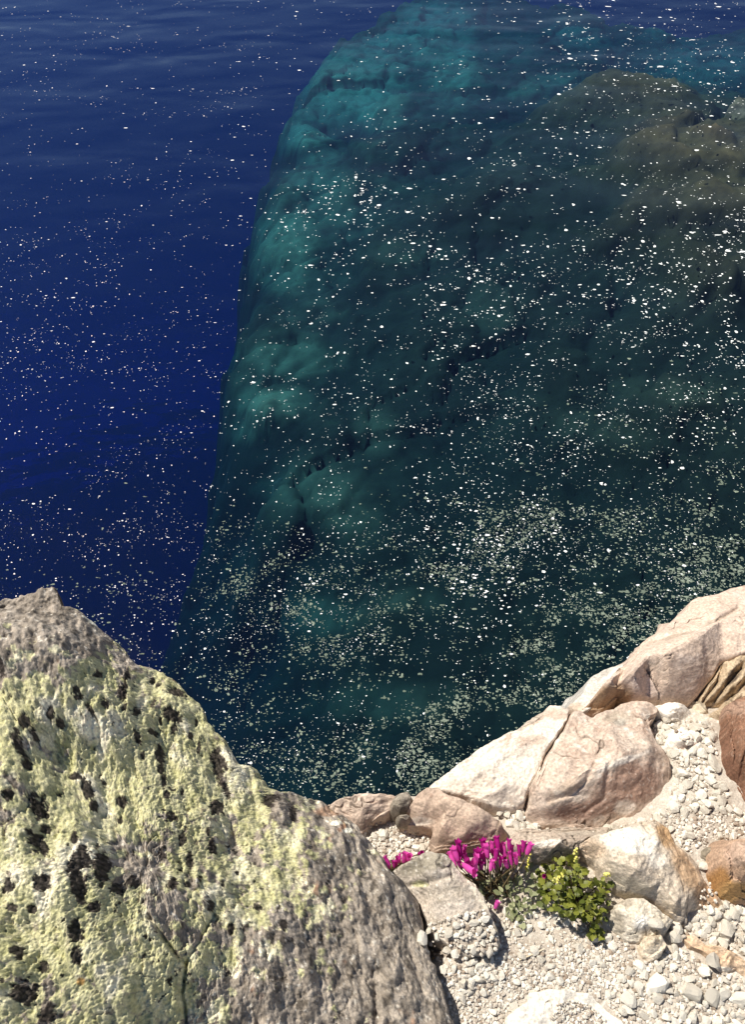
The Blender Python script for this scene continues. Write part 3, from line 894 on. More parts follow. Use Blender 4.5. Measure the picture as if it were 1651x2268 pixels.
# ------------------------------------------------------------------ lake bed, boulders under water
def px_ctrl(lst):
    r = []
    for (u, v, d, a) in lst:
        d = d * (.42 if d < 1.6 else .78 - .36 * float(sst(680, 1020, u) * sst(200, 400, v) * (1 - .5 * sst(500, 640, v))))
        p = at(u, v, WATER - d)
        r.append((p[0], p[1], d, a * a * .25 + a * .75 if a > .4 else a * .42))
    return np.array(r)


BED = px_ctrl([
    (750, 200, 2.5, .85), (680, 300, 2.4, .95), (850, 100, 2.6, .8), (1000, 50, 2.7, .75), (1000, 170, 2.5, .75), (870, 230, 2.4, .85),
    (1150, 60, 2.9, .4), (1270, 80, 2.8, .7), (1150, 150, 2.8, .35), (1220, 180, 2.4, .55), (1100, 260, 2.7, .28), (950, 330, 2.8, .22), (1250, 330, 2.0, .3),
    (760, 320, 3.3, .12), (640, 380, 3.2, .15), (700, 400, 2.5, .65), (820, 400, 2.6, .5),
    (1400, 190, 1.3, .35), (1500, 300, .8, .45), (1600, 300, .6, .5), (1600, 400, .9, .5), (1450, 420, 1.3, .4), (1640, 560, 1.3, .3), (1300, 450, 2.3, .12),
    (1550, 150, 3.0, .6), (1640, 120, 3.2, .6), (1480, 70, 4.0, .7), (1400, 60, 5.5, .4), (700, 520, 2.5, .7), (620, 520, 2.6, .75), (640, 620, 2.6, .6),
    (650, 780, 2.5, .6), (600, 900, 2.5, .85), (740, 850, 2.6, .3), (820, 750, 2.6, .3), (900, 600, 2.6, .25), (1100, 600, 2.5, .2), (1100, 450, 2.6, .15), (1300, 650, 2.3, .2),
    (1300, 850, 2.2, .2), (1480, 850, 1.9, .4), (1400, 930, 1.9, .35), (1620, 800, 1.8, .25), (1000, 900, 2.8, .16), (1000, 750, 2.6, .22), (590, 1000, 3.2, .04), (560, 1040, 3.2, .05),
    (830, 950, 2.6, .4), (700, 1080, 2.5, .5), (620, 1120, 2.5, .5), (780, 1140, 2.5, .5), (800, 1230, 2.7, .15), (700, 1230, 2.9, .12), (1000, 1100, 2.9, .1), (1250, 1100, 2.5, .1), (1450, 1150, 2.4, .12),
    (900, 1350, 3.0, .2), (700, 1350, 3.1, .3), (570, 1440, 4.4, .03), (600, 1550, 3.6, .12), (800, 1580, 3.1, .22), (1100, 1400, 2.9, .12), (1300, 1500, 2.8, .12), (1600, 1150, 2.2, .12), (1651, 1250, 2.2, .1),
    (1000, 1650, 3.0, .14), (640, 1700, 3.4, .16), (1700, 700, 1.6, .2), (1750, 300, .3, .5), (1900, 1200, 1.5, .2)])
SHELF = [(1090, -30), (1000, -5), (900, 40), (800, 105), (700, 195), (635, 285), (605, 380), (590, 520), (572, 650), (562, 780), (535, 880), (508, 975), (500, 1050), (545, 1110), (560, 1180), (572, 1260),
         (590, 1350), (600, 1450), (585, 1600), (560, 1800), (530, 2300), (2600, 2300), (2600, 0), (1900, 0), (1651, 20), (1440, 40), (1345, 75), (1290, 38), (1190, 15)]


PALE = [(790, 200, 150, 125, .85, 0), (880, 110, 130, 70, .8, -20), (1005, 150, 80, 100, .75, 0), (965, 45, 120, 50, .75, 0), (690, 300, 80, 80, .85, 0), (1275, 75, 80, 34, .5, 15), (1210, 185, 120, 30, .4, -18),
        (1130, 110, 90, 60, .22, 0), (700, 410, 100, 55, .5, 0), (635, 540, 85, 130, .62, 0), (720, 470, 120, 50, .35, 0), (640, 790, 130, 60, .48, 0), (690, 690, 90, 40, .25, 0), (600, 890, 100, 52, .65, 0),
        (555, 955, 60, 40, .5, 0), (830, 955, 60, 70, .20, 0), (690, 1080, 130, 75, .28, 0), (775, 1150, 80, 45, .24, 0), (900, 560, 110, 40, .16, 0), (1080, 680, 90, 70, .13, 0), (1500, 870, 170, 50, .13, 0),
        (1330, 950, 170, 40, .10, 10), (700, 1360, 160, 60, .20, 0), (900, 1330, 100, 40, .15, 0), (850, 1560, 200, 60, .12, 0), (1550, 140, 160, 60, .5, 0), (1480, 60, 90, 40, .5, 0)]
SEAMS = [([(600, 370), (680, 340), (760, 312), (830, 300), (920, 296)], 13, .85), ([(500, 1010), (590, 985), (660, 955)], 26, .8), ([(560, 1210), (700, 1250), (820, 1260), (900, 1220)], 22, .7),
         ([(560, 650), (700, 690), (850, 640)], 14, .6), ([(580, 860), (720, 830), (850, 870)], 12, .6), ([(900, 90), (920, 190), (905, 280)], 10, .4), ([(1060, 0), (1070, 110), (1040, 220)], 12, .4)]


def build_bed():
    sp = [tuple(at(u, min(v, 2250), WATER - 2.6)[:2]) for u, v in SHELF]
    xs = np.arange(-5, 16, .055)
    ys = np.arange(-.5, 24, .055)
    X, Y = np.meshgrid(xs, ys, indexing='ij')
    Q = np.stack([X.ravel(), Y.ravel()], 1)
    P3 = np.concatenate([Q, np.zeros((len(Q), 1))], 1)
    wq = Q + .22 * np.stack([fbm(P3, .8, 4, 1), fbm(P3, .8, 4, 2)], 1)
    dep = idw(np.stack([BED[:, 0], BED[:, 1], BED[:, 2]], 1), wq, 3.2)
    alb = idw(np.stack([BED[:, 0], BED[:, 1], BED[:, 3]], 1), wq, 3.2)
    ins = in_poly(wq[:, 0], wq[:, 1], sp)
    d = seg_dist(wq[:, 0], wq[:, 1], sp + [sp[0]])
    sd = np.where(ins, d, -d)
    b1, b2, rid = worley(wq * 1.0 + .1 * fbm(P3, 2, 3, 5)[:, None], .62, 3)
    c1, c2, rid2 = worley(wq + .08 * fbm(P3, 3, 3, 6)[:, None], 1.7, 4)
    dep = dep + .20 * (rid - .5) + .14 * (rid2 - .5) + .16 * fbm(P3, 1.1, 5, 8) + .10 * fbm(P3, 4, 4, 9, .6)
    dep += .05 * (1 - sst(0, .16, b2 - b1)) + .04 * (1 - sst(0, .12, c2 - c1))
    dep = np.maximum(dep, .12)
    low = sst(9.5, 3.8, Q[:, 1])
    sl_ = np.clip(.42 + .40 * low + .45 * fbm(P3, .8, 4, 31, .6) - sd, 0, None)
    dep += (2.0 - 1.3 * low) * sl_ ** (1.9 - .35 * low)
    Z = WATER - np.minimum(dep, 22)
    BU, BV = to_px(np.stack([Q[:, 0], Q[:, 1], Z], 1))
    n8, n9 = fbm(P3, 1.3, 5, 11, .65), fbm(P3, 3.5, 5, 12, .7)
    a = np.clip(.004 + .20 * sst(-1.2, .3, sd) * alb * (1 + 2.0 * n8 + 2.0 * n9) + .03 * n8, .002, 1)
    for (u, v, ru, rv, amt, ang) in PALE:       # bare pale rock among the weed-dark bed
        ca, sa = math.cos(math.radians(ang)), math.sin(math.radians(ang))
        dd = np.hypot(((BU - u) * ca + (BV - v) * sa) / ru, (-(BU - u) * sa + (BV - v) * ca) / rv)
        dd = dd + .4 * n8 + .38 * n9
        a = np.maximum(a, amt * (1 - sst(.4, 1.2, dd)) * (1 + .75 * n9 + .4 * n8))
    for (line, wpx, amt) in SEAMS:
        dl = seg_dist(BU + 14 * n9, BV + 14 * n8, line)
        a *= 1 - amt * np.exp(-(dl / wpx) ** 2)
    a *= 1 - .5 * (1 - sst(0, .13, b2 - b1))
    a *= 1 - .4 * (1 - sst(0, .10, c2 - c1))
    C = mixc((0.003, .0055, .0035), (0.19, .20, .135), a)
    br = idw([(p[0], p[1], 1.0 if (p[2] < .72 and p[1] > 6.0) else 0.0) for p in BED], wq, 3.2)
    C = mixc(C, np.minimum(C, .06) * np.array([1.25, .9, .55]) + np.array([.022, .016, .0105]) * (1 + n8 + .8 * n9)[:, None], br)
    n, m = len(xs), len(ys)
    i = np.arange(n * m).reshape(n, m)
    Fq = np.stack([i[:-1, :-1], i[1:, :-1], i[1:, 1:], i[:-1, 1:]], -1).reshape(-1, 4)
    V3 = np.stack([Q[:, 0], Q[:, 1], Z], 1)
    k = len(V3)
    V3 = np.concatenate([V3, [(-150, -20, -26), (150, -20, -26), (150, 280, -26), (-150, 280, -26)]])
    C = np.concatenate([C, np.full((4, 3), .03)])
    Fq = np.concatenate([Fq, [[k, k + 1, k + 2, k + 3]]])
    me = make_mesh('lake_bed', V3, Fq, True, C, [M_BED])
    add_obj('lake_bed', me, kind='structure', label='submerged rock shelf dropping off into deep blue water')


build_bed()


def sub_boulder(u, v, ru, rv, d_top, d_foot, label, col, seed, cat='boulder', n=14):
    r = random.Random(seed)
    out = []
    for k in range(n):
        a = 2 * math.pi * k / n
        q = 1 + r.uniform(-.14, .14)
        out.append((u + ru * q * math.cos(a), v + rv * q * math.sin(a), WATER - d_foot))
    return rock('submerged_boulder', out, [(u, v, WATER - d_top), (u + ru * .4, v + rv * .2, WATER - d_top - .05), (u - ru * .4, v - rv * .2, WATER - d_top - .1), (u, v + rv * .45, WATER - d_top - .15)],
                label=label, cat=cat, mat=M_BED, depth=1.2, facet=0, flat=0, cdeep=0, rnd=.25, rough=.14, rfreq=1.4, mid=.05, mfreq=6, step=4, seed=seed, edge=.04, jag=.6,
                color=palette(*col, 1.2, 3, .1), stampit=False, undercut=-.1)


sub_boulder(1500, 300, 200, 135, .22, 1.5, 'brown submerged boulder in the shallows at upper right', ((0.033, .027, .02), (0.065, .053, .038), (0.012, .011, .008)), 201)
sub_boulder(1655, 238, 40, 22, -.06, .5, 'tan rock breaking the water surface at the right edge', ((0.10, .075, .052), (0.16, .125, .09), (0.05, .038, .028)), 202, cat='rock')
sub_boulder(700, 1090, 100, 66, 1.55, 2.4, 'rounded teal boulder under water below the dark hollow', ((0.05, .05, .042), (0.085, .08, .066), (0.02, .02, .016)), 203)
sub_boulder(785, 1155, 62, 40, 1.5, 2.3, 'smaller teal boulder under water touching the rounded one', ((0.045, .045, .036), (0.07, .066, .055), (0.015, .015, .012)), 204)
sub_boulder(690, 790, 80, 50, 1.55, 2.4, 'teal submerged boulder on the edge of the drop-off, mid picture', ((0.04, .04, .033), (0.065, .065, .05), (0.012, .012, .01)), 205)

# ------------------------------------------------------------------ the lake
def build_water():
    m = bpy.data.materials.new('lake_water')
    m.use_nodes = True
    n, l = m.node_tree.nodes, m.node_tree.links
    n.remove(n['Principled BSDF'])
    out = n['Material Output']
    tr = n.new('ShaderNodeBsdfTransparent')
    gl = n.new('ShaderNodeBsdfGlossy')
    gl.inputs['Roughness'].default_value = .06
    fr = n.new('ShaderNodeFresnel')
    fr.inputs['IOR'].default_value = 1.33
    tc = n.new('ShaderNodeTexCoord')
    mp = n.new('ShaderNodeMapping')
    mp.inputs['Rotation'].default_value = (0, 0, math.radians(-14))
    mp.inputs['Scale'].default_value = (.6, .95, 1)
    l.new(tc.outputs['Object'], mp.inputs[0])
    ns = n.new('ShaderNodeTexNoise')
    ns.inputs['Scale'].default_value = 1.0
    ns.inputs['Detail'].default_value = 2.0
    ns.inputs['Roughness'].default_value = .42
    ns.inputs['Distortion'].default_value = .25
    l.new(mp.outputs[0], ns.inputs['Vector'])
    ns2 = n.new('ShaderNodeTexNoise')
    ns2.inputs['Scale'].default_value = 6
    ns2.inputs['Detail'].default_value = 3
    l.new(mp.outputs[0], ns2.inputs['Vector'])
    b1 = n.new('ShaderNodeBump')
    b1.inputs['Strength'].default_value = .6
    b1.inputs['Distance'].default_value = .14
    l.new(ns.outputs[0], b1.inputs['Height'])
    b2 = n.new('ShaderNodeBump')
    b2.inputs['Strength'].default_value = .35
    b2.inputs['Distance'].default_value = .008
    l.new(ns2.outputs[0], b2.inputs['Height'])
    l.new(b1.outputs[0], b2.inputs['Normal'])
    l.new(b2.outputs[0], gl.inputs['Normal'])
    l.new(b2.outputs[0], fr.inputs['Normal'])
    mx = n.new('ShaderNodeMixShader')
    l.new(fr.outputs[0], mx.inputs[0])
    l.new(tr.outputs[0], mx.inputs[1])
    l.new(gl.outputs[0], mx.inputs[2])
    l.new(mx.outputs[0], out.inputs['Surface'])
    # clear mountain lake water: absorbs red, scatters blue
    sa = (0.36, 0.100, 0.023)
    ss = (0.006, 0.0105, 0.032)
    va = n.new('ShaderNodeVolumeAbsorption')
    va.inputs['Density'].default_value = .6
    va.inputs['Color'].default_value = tuple(1 - x / .6 for x in sa) + (1,)
    vsn = n.new('ShaderNodeVolumeScatter')
    vsn.inputs['Anisotropy'].default_value = .5
    vsn.inputs['Density'].default_value = .1
    vsn.inputs['Color'].default_value = tuple(x / .1 for x in ss) + (1,)
    ad = n.new('ShaderNodeAddShader')
    l.new(va.outputs[0], ad.inputs[0])
    l.new(vsn.outputs[0], ad.inputs[1])
    l.new(ad.outputs[0], out.inputs['Volume'])
    x0, x1, y0, y1, z0, z1 = -140, 140, -4, 270, -25.5, WATER
    v = [(x, y, z) for z in (z0, z1) for y in (y0, y1) for x in (x0, x1)]
    f = [(0, 2, 3, 1), (4, 5, 7, 6), (0, 1, 5, 4), (2, 6, 7, 3), (0, 4, 6, 2), (1, 3, 7, 5)]
    me = make_mesh('lake_water', v, f, False, None, [m])
    add_obj('lake_water', me, kind='structure', label='deep blue lake water turning teal over the rock shelf')


build_water()


# ------------------------------------------------------------------ floating flakes
def flakes(name, label, npts, dens, size, mat, seed, zoff, drifts=(), base=1.0):
    rg = np.random.default_rng(seed)
    U = rg.uniform(-300, 1950, npts * 7)
    V = rg.uniform(-100, 1900, npts * 7)
    A = np.array(dens, float)
    d = idw(A, np.stack([U, V], 1), 2.6)
    P = at(U, V, WATER)
    d = d * base * (sst(900, 1250, V + .25 * (U - 800)) if name == 'floating_pollen' else 1)
    wob = 34 * np.stack([fbm(P, .8, 3, seed + 5), fbm(P, .8, 3, seed + 6)], 1)
    for (line, wpx, amp) in drifts:
        d = d + amp * np.exp(-(seg_dist(U + wob[:, 0], V + wob[:, 1], line) / wpx) ** 2)
    # drift lines: stretched and swirled clumping, fine clusters inside
    sw = P + .5 * np.stack([fbm(P, .5, 3, seed + 8), fbm(P, .5, 3, seed + 9), 0 * U], 1)
    nz = fbm(sw * np.array([.55, 1.0, 1]), .9, 4, seed, .6)
    nz2 = fbm(sw * np.array([.6, 1.0, 1]), 4.2, 4, seed + 3, .65)
    d = d * np.clip(.75 + 1.5 * nz, .12, 2.2) * np.clip(.45 + 2.6 * nz2, .04, 2.6)
    keep = rg.uniform(0, np.quantile(d, .985), len(U)) < d
    print(name, keep.sum(), 'of', len(U))
    idx = np.nonzero(keep)[0][:npts]
    P = P[idx]
    U, V = U[idx], V[idx]
    sz = idw(np.array(size, float), np.stack([U, V], 1), 2.6)
    n = len(P)
    dist = np.linalg.norm(P - np.array([0, 0, CAM_Z]), axis=1)
    r = dist / F * sz * .58 * np.clip(rg.lognormal(-.1, .5, n), .35, 3.0)
    K = 6
    th = (np.arange(K) * 2 * math.pi / K)[None] + rg.uniform(0, 6.28, n)[:, None]
    rr = r[:, None] * rg.uniform(.45, 1.25, (n, K))
    el = rg.uniform(.75, 1.75, n)[:, None]
    X = P[:, :1] + rr * np.cos(th) * el
    Y = P[:, 1:2] + rr * np.sin(th) / el * 1.15
    Z = np.full((n, K), WATER + zoff)
    ring = np.stack([X, Y, Z], -1)
    top = np.stack([P[:, 0], P[:, 1], WATER + zoff + r * .14], -1)[:, None]
    Vt = np.concatenate([ring, top], 1).reshape(-1, 3)
    base = (np.arange(n) * (K + 1))[:, None]
    k = np.arange(K)
    Fa = np.stack([base + k, base + (k + 1) % K, np.broadcast_to(base + K, (n, K))], -1).reshape(-1, 3)
    me = make_mesh(name, Vt, Fa, False, None, [mat])
    add_obj(name, me, kind='stuff', label=label)


M_FLAKE = mat_plain('white_flake', (0.76, .79, .80), (0.90, .92, .93), 3, .9, .1)
M_POLLEN = mat_plain('grey_flake', (0.10, .13, .105), (0.24, .285, .23), 9, .9, .1)
flakes('floating_pumice', 'white pumice specks floating all over the water', 7200,
       [(100, 100, .16), (400, 100, .14), (100, 400, .12), (400, 500, .12), (60, 760, .8), (200, 780, .4), (350, 680, .4), (400, 900, .3), (200, 1000, .22), (250, 1200, .3), (700, 250, .05), (900, 100, .15), (1150, 200, .4),
        (1300, 150, 1.0), (1500, 100, .9), (1640, 150, .9), (1250, 300, .7), (1450, 300, .8), (1600, 280, 1.0), (1000, 320, .5), (750, 430, 1.0), (720, 480, 1.6), (950, 450, .8), (900, 560, 1.2), (1200, 480, .6),
        (1500, 450, .9), (1630, 550, 2.2), (1000, 660, 1.9), (1150, 640, 1.2), (1050, 750, 1.9), (1200, 720, 1.1), (1450, 650, 1.7), (1600, 700, 1.8), (1500, 800, 1.5), (800, 700, .6), (650, 800, .5), (900, 850, .5), (1250, 850, .6), (1500, 950, .7),
        (1000, 960, .9), (1200, 1000, .8), (1400, 1000, .6), (700, 950, .9), (560, 960, .9), (700, 1080, .9), (1100, 1170, 1.9), (1100, 1220, 2.4), (1250, 1150, .9), (1400, 1150, 1.0), (1550, 1120, .8), (1600, 1000, .9), (1350, 1250, .5), (850, 1150, .7),
        (700, 1230, .9), (550, 1250, .6), (900, 1330, .7), (700, 1350, .6), (1300, 1400, .2), (900, 1600, .15), (500, 1450, .4), (350, 1300, .4), (1200, 1550, .1)],
       [(100, 100, 1.5), (700, 100, 1.7), (1300, 100, 2.6), (1600, 250, 2.5), (100, 500, 1.3), (60, 760, 1.4), (400, 700, 1.6), (400, 1000, 1.35), (900, 450, 2.7), (1200, 300, 2.7), (1000, 700, 2.6), (1600, 600, 2.8), (1400, 850, 2.3), (600, 900, 2.3), (300, 1100, 1.3), (1000, 1000, 2.1), (1100, 1200, 2.6), (700, 1150, 2.2), (900, 1500, 2.0), (1500, 1200, 2.2)],
       M_FLAKE, 71, .004, base=.5,
       drifts=[([(1060, 1245), (1085, 1210), (1120, 1175)], 42, 3.2), ([(680, 440), (740, 470), (830, 500), (950, 570), (1020, 640), (1080, 720), (1020, 780)], 52, 1.3), ([(1400, 580), (1500, 640), (1640, 560), (1700, 540)], 60, 1.5),
               ([(1250, 230), (1350, 120), (1500, 100), (1651, 90)], 55, .9), ([(900, 950), (1000, 970), (1100, 1010), (1250, 1000)], 34, .9), ([(-60, 680), (60, 760), (160, 810)], 60, .7), ([(1430, 700), (1520, 760), (1651, 780)], 60, .9), ([(560, 960), (640, 940)], 30, .7)])
flakes('floating_specks', 'tiny pale specks dusting the lake between the larger ones', 15000,
       [(100, 100, .9), (400, 300, .9), (100, 600, 1.0), (400, 700, .8), (700, 200, .25), (1000, 200, .3), (1500, 200, 1.0), (1000, 500, .7), (1500, 500, 1.0), (1000, 800, 1.2), (1500, 900, 1.2), (700, 900, .6), (300, 1000, 1.1), (500, 1250, 1.2), (1000, 1150, 1.0), (1500, 1150, 1.2), (700, 1350, 1.2), (1000, 1500, .6)],
       [(100, 100, .95), (1500, 100, 1.1), (100, 900, 1.0), (1000, 700, 1.15), (1500, 900, 1.1), (700, 1300, 1.15), (1300, 1500, 1.15)],
       M_FLAKE, 75, .003)
flakes('floating_pollen', 'grey-green pollen flakes crowding the water near the shore', 34000,
       [(300, 600, .0), (900, 500, .0), (1500, 600, .05), (900, 900, .05), (1500, 1000, .25), (400, 1200, .15), (700, 1150, .15), (1050, 1200, .7), (1200, 1200, .6), (1500, 1150, .5), (600, 1300, .8), (750, 1370, 1.1), (900, 1330, 1.0), (850, 1420, 1.2), (550, 1500, .7), (700, 1500, 1.1), (1000, 1450, .8),
        (1200, 1350, .6), (1300, 1400, 1.2), (1250, 1450, 1.4), (1400, 1380, 1.3), (1500, 1320, 1.4), (1580, 1270, 1.3), (1100, 1580, 1.4), (1250, 1520, 1.4), (900, 1600, 1.2), (780, 1640, 1.3), (950, 1680, 1.4), (650, 1650, 1.0), (700, 1720, .9), (850, 1700, 1.1), (800, 1560, .8), (450, 1400, .4), (1400, 1250, .5), (1640, 1200, .7)],
       [(500, 1300, 2.0), (900, 1400, 2.3), (1300, 1300, 2.3), (800, 1650, 2.5), (1300, 1500, 2.5), (1500, 1300, 2.5)],
       M_POLLEN, 73, .002, base=.28,
       drifts=[([(520, 1270), (700, 1375), (850, 1405), (980, 1330), (1090, 1225), (1125, 1170)], 62, 1.2), ([(1090, 1230), (1250, 1130), (1400, 1150), (1560, 1130)], 34, .7),
               ([(740, 1690), (950, 1610), (1100, 1560), (1250, 1455), (1400, 1375), (1560, 1275), (1680, 1200)], 70, 1.6), ([(600, 1650), (750, 1630), (900, 1680)], 60, 1.1), ([(560, 1480), (700, 1500), (850, 1480)], 40, .6)])

# ------------------------------------------------------------------ pumice gravel
def ico(sub):
    import bmesh
    bm = bmesh.new()
    bmesh.ops.create_icosphere(bm, subdivisions=sub, radius=1)
    v = np.array([p.co[:] for p in bm.verts])
    f = np.array([[q.index for q in p.verts] for p in bm.faces])
    bm.free()
    return v, f


def pebble_shape(sub, seed):
    rg = np.random.default_rng(seed)
    v, f = ico(sub)
    sc = np.array([1, rg.uniform(.68, .95), rg.uniform(.55, .85)])
    nv = v.copy()
    for _ in range(13):                         # knock flat facets off the lump
        d = rg.normal(size=3)
        d /= np.linalg.norm(d)
        h = rg.uniform(.50, .82)
        k = nv @ d
        nv = np.where((k > h)[:, None], nv - (k - h)[:, None] * d, nv)
    nv += .16 * np.stack([fbm(v, 1.7, 3, seed + s, .6) for s in (1, 2, 3)], 1)
    return nv * sc * 1.25, f


SMALL = [pebble_shape(1, 300 + k) for k in range(10)]
TINY = []
for k in range(10):
    _r = np.random.default_rng(400 + k)
    _o = np.array([(1, 0, 0), (-1, 0, 0), (0, 1, 0), (0, -1, 0), (.2, .1, 1), (0, 0, -1), (.7, .6, .45), (-.6, -.7, .3)]) * _r.uniform(.75, 1.2, (8, 1))
    TINY.append((_o[:6] * np.array([1, .85, .75]), np.array([[0, 2, 4], [2, 1, 4], [1, 3, 4], [3, 0, 4], [2, 0, 5], [1, 2, 5], [3, 1, 5], [0, 3, 5]])))
BIG = [pebble_shape(2, 330 + k) for k in range(9)]
M_PEB = mat_rock('pumice', .5, 300, fine=.16)
M_PEBO = mat_plain('pumice_pebble', (0.62, .565, .475), (0.87, .825, .73), 60, .95, .1, bump=.6, per_obj=.35)

REG = [  # polygon, count, median radius px, spread, group, label, allow slab
    ('pocket', [(800, 1845), (830, 1822), (862, 1800), (882, 1795), (890, 1830), (950, 1838), (955, 1885), (930, 1900), (868, 1912), (838, 1895)], 1950, 2.9, .32),
    ('slab', [(948, 2048), (985, 2038), (1030, 2022), (1075, 2014), (1098, 2045), (1106, 2090), (1120, 2125), (1130, 2160), (1010, 2215), (990, 2180), (968, 2140), (955, 2095)], 2186, 3.2, .38),
    ('floor', [(975, 2165), (1120, 2115), (1340, 2095), (1400, 2120), (1430, 2150), (1345, 2215), (1304, 2195), (1172, 2190), (1120, 2255), (1110, 2300), (1015, 2300)], 7290, 2.1, .42),
    ('corner', [(1400, 2135), (1440, 2125), (1500, 2095), (1580, 2150), (1700, 2170), (1700, 2330), (1400, 2330), (1385, 2262), (1340, 2215)], 5308, 2.6, .45),
    ('right', [(1490, 2058), (1525, 2030), (1600, 2022), (1651, 2000), (1690, 2000), (1690, 2125), (1615, 2100), (1560, 2080), (1505, 2075)], 1731, 2.8, .48),
    ('column', [(1448, 1598), (1480, 1590), (1530, 1598), (1575, 1603), (1590, 1650), (1584, 1730), (1618, 1762), (1590, 1790), (1480, 1790), (1494, 1745), (1494, 1690), (1452, 1640)], 1800, 2.9, .48),
    ('plate', [(1415, 1820), (1470, 1793), (1600, 1770), (1651, 1800), (1700, 1850), (1651, 1850), (1600, 1865), (1560, 1880), (1530, 1890), (1500, 1868), (1485, 1835)], 2090, 2.1, .42),
    ('crack', [(1098, 1792), (1140, 1785), (1162, 1780), (1166, 1812), (1155, 1835), (1125, 1830)], 495, 2.9, .42),
    ('foot', [(1080, 2005), (1130, 1990), (1260, 2000), (1340, 2060), (1390, 2085), (1420, 2120), (1340, 2100), (1110, 2120)], 1012, 2.3, .5),
    ('white', [(1232, 2226), (1262, 2214), (1310, 2226), (1350, 2268), (1360, 2300), (1215, 2300), (1222, 2260)], 520, 2.2, .42),
    ('flank', [(1540, 1990), (1595, 1930), (1600, 1990), (1625, 2005), (1600, 2020), (1550, 2025)], 260, 3.2, .4),
    ('rim', [(1130, 1826), (1340, 1838), (1420, 1815), (1425, 1822), (1340, 1846), (1150, 1842)], 170, 3.4, .5)]
PLABEL = {
    'pocket': ('pumice gravel in the hollow behind the grey slab', 'white pumice pebble in the hollow behind the grey slab'),
    'slab': ('pumice gravel heaped on the lower end of the grey slab', 'white pumice pebble heaped on the lower end of the grey slab'),
    'floor': ('fine pumice gravel on the ledge floor right of the lichen boulder', 'white pumice pebble on the fine gravel floor above the white slab'),
    'corner': ('coarse pumice gravel filling the lower right corner', 'white pumice pebble in the coarse gravel of the lower right corner'),
    'right': ('coarse pumice gravel below the orange-brown boulder', 'white pumice pebble below the orange-brown boulder'),
    'column': ('pumice gravel between the pink boulder and the red one', 'white pumice pebble between the pink boulder and the dark red one'),
    'plate': ('fine pumice grit above the orange-brown boulder', 'white pumice pebble in the grit above the orange-brown boulder'),
    'crack': ('pumice gravel at the bottom of the narrow crack', 'white pumice pebble at the bottom of the narrow crack'),
    'foot': ('pumice grit at the foot of the plants', 'white pumice pebble at the foot of the plants'),
    'white': ('pumice gravel strewn in the middle of the flat bleached slab', 'white pumice pebble in the gravel on the flat bleached slab'),
    'flank': ('pumice gravel between the cream and orange-brown boulders', 'white pumice pebble between the cream and orange-brown boulders'),
    'rim': ('pumice gravel along the seam above the grey brown rock', 'white pumice pebble in the seam above the grey brown rock')}

indiv = []


def gravel(reg):
    key, poly, cnt, med, spr = reg
    rg = np.random.default_rng(sum(map(ord, key)))
    us = [p[0] for p in poly]
    vs_ = [p[1] for p in poly]
    U = rg.uniform(min(us), max(us), cnt * 5)
    V = rg.uniform(min(vs_), max(vs_), cnt * 5)
    k = in_poly(U, V, poly)
    U, V = U[k], V[k]
    P, own = surf(U, V)
    n3 = fbm(P, 26, 3, 7)
    allow = (own == GROUND) | ((own == OID_SLAB) if key == 'slab' else False) | (rg.uniform(size=len(U)) < (.8 if key == 'white' else .035))
    if key in ('floor', 'plate', 'foot'):
        allow &= rg.uniform(-.35, .30, len(U)) < n3 + .12
    P = P[allow][:cnt * 2]
    n = len(P)
    dist = np.linalg.norm(P - np.array([0, 0, CAM_Z]), axis=1)
    r = dist / F * med * np.clip(rg.lognormal(0, spr, n), .4, 4.2)
    if key == 'plate':
        r *= np.where(to_px(P)[1] < 1800, 1.5, 1)
    order = np.argsort(-r)
    P, r = P[order], r[order]
    # settle: later (smaller) ones may not sit inside larger ones; lift small ones that would be buried
    cell = {}
    keep = np.ones(n, bool)
    zz = np.zeros(n)
    for q in range(n):
        x, y, z = P[q]
        rr = r[q]
        cx, cy2 = int(x / .02), int(y / .02)
        bad = 0
        for ax in (-1, 0, 1):
            for ay in (-1, 0, 1):
                for (x2, y2, r2) in cell.get((cx + ax, cy2 + ay), ()):
                    if (x - x2) ** 2 + (y - y2) ** 2 < (.56 * (rr + r2)) ** 2:
                        bad += 1
        if bad:
            keep[q] = False
            continue
        cell.setdefault((cx, cy2), []).append((x, y, rr))
    P, r = P[keep], r[keep]
    n = len(P)
    Vs, Fs, Cs = [], [], []
    off = 0
    for q in range(n):
        px = r[q] / (np.linalg.norm(P[q] - np.array([0, 0, CAM_Z])) / F)
        if px > 6.2:
            indiv.append((px, key, P[q], r[q]))
            continue
        v, f = (SMALL if px > 2.6 else TINY)[rg.integers(10)]
        e = Matrix.Rotation(rg.uniform(0, 6.28), 3, 'Z') @ Matrix.Rotation(rg.normal(0, .35), 3, 'X')
        R_ = np.array(e)
        Vs.append((v @ R_.T) * r[q] + P[q] + np.array([0, 0, r[q] * .35]))
        Fs.append(f + off)
        off += len(v)
        t = rg.uniform()
        c = np.array((0.43, .37, .305)) * (1 - t) + np.array((0.85, .80, .71)) * t
        if rg.uniform() < .09:
            c = np.array((0.34, .27, .21))
        Cs.append(np.repeat(c[None], len(v), 0))
    me = make_mesh('pumice_gravel', np.concatenate(Vs), np.concatenate(Fs), False, np.concatenate(Cs), [M_PEB])
    add_obj('pumice_gravel', me, kind='stuff', label=PLABEL[key][0])


for rg_ in REG:
    gravel(rg_)
BIGM = [make_mesh('pumice_pebble', v, f, False, None, [M_PEBO]) for v, f in BIG]
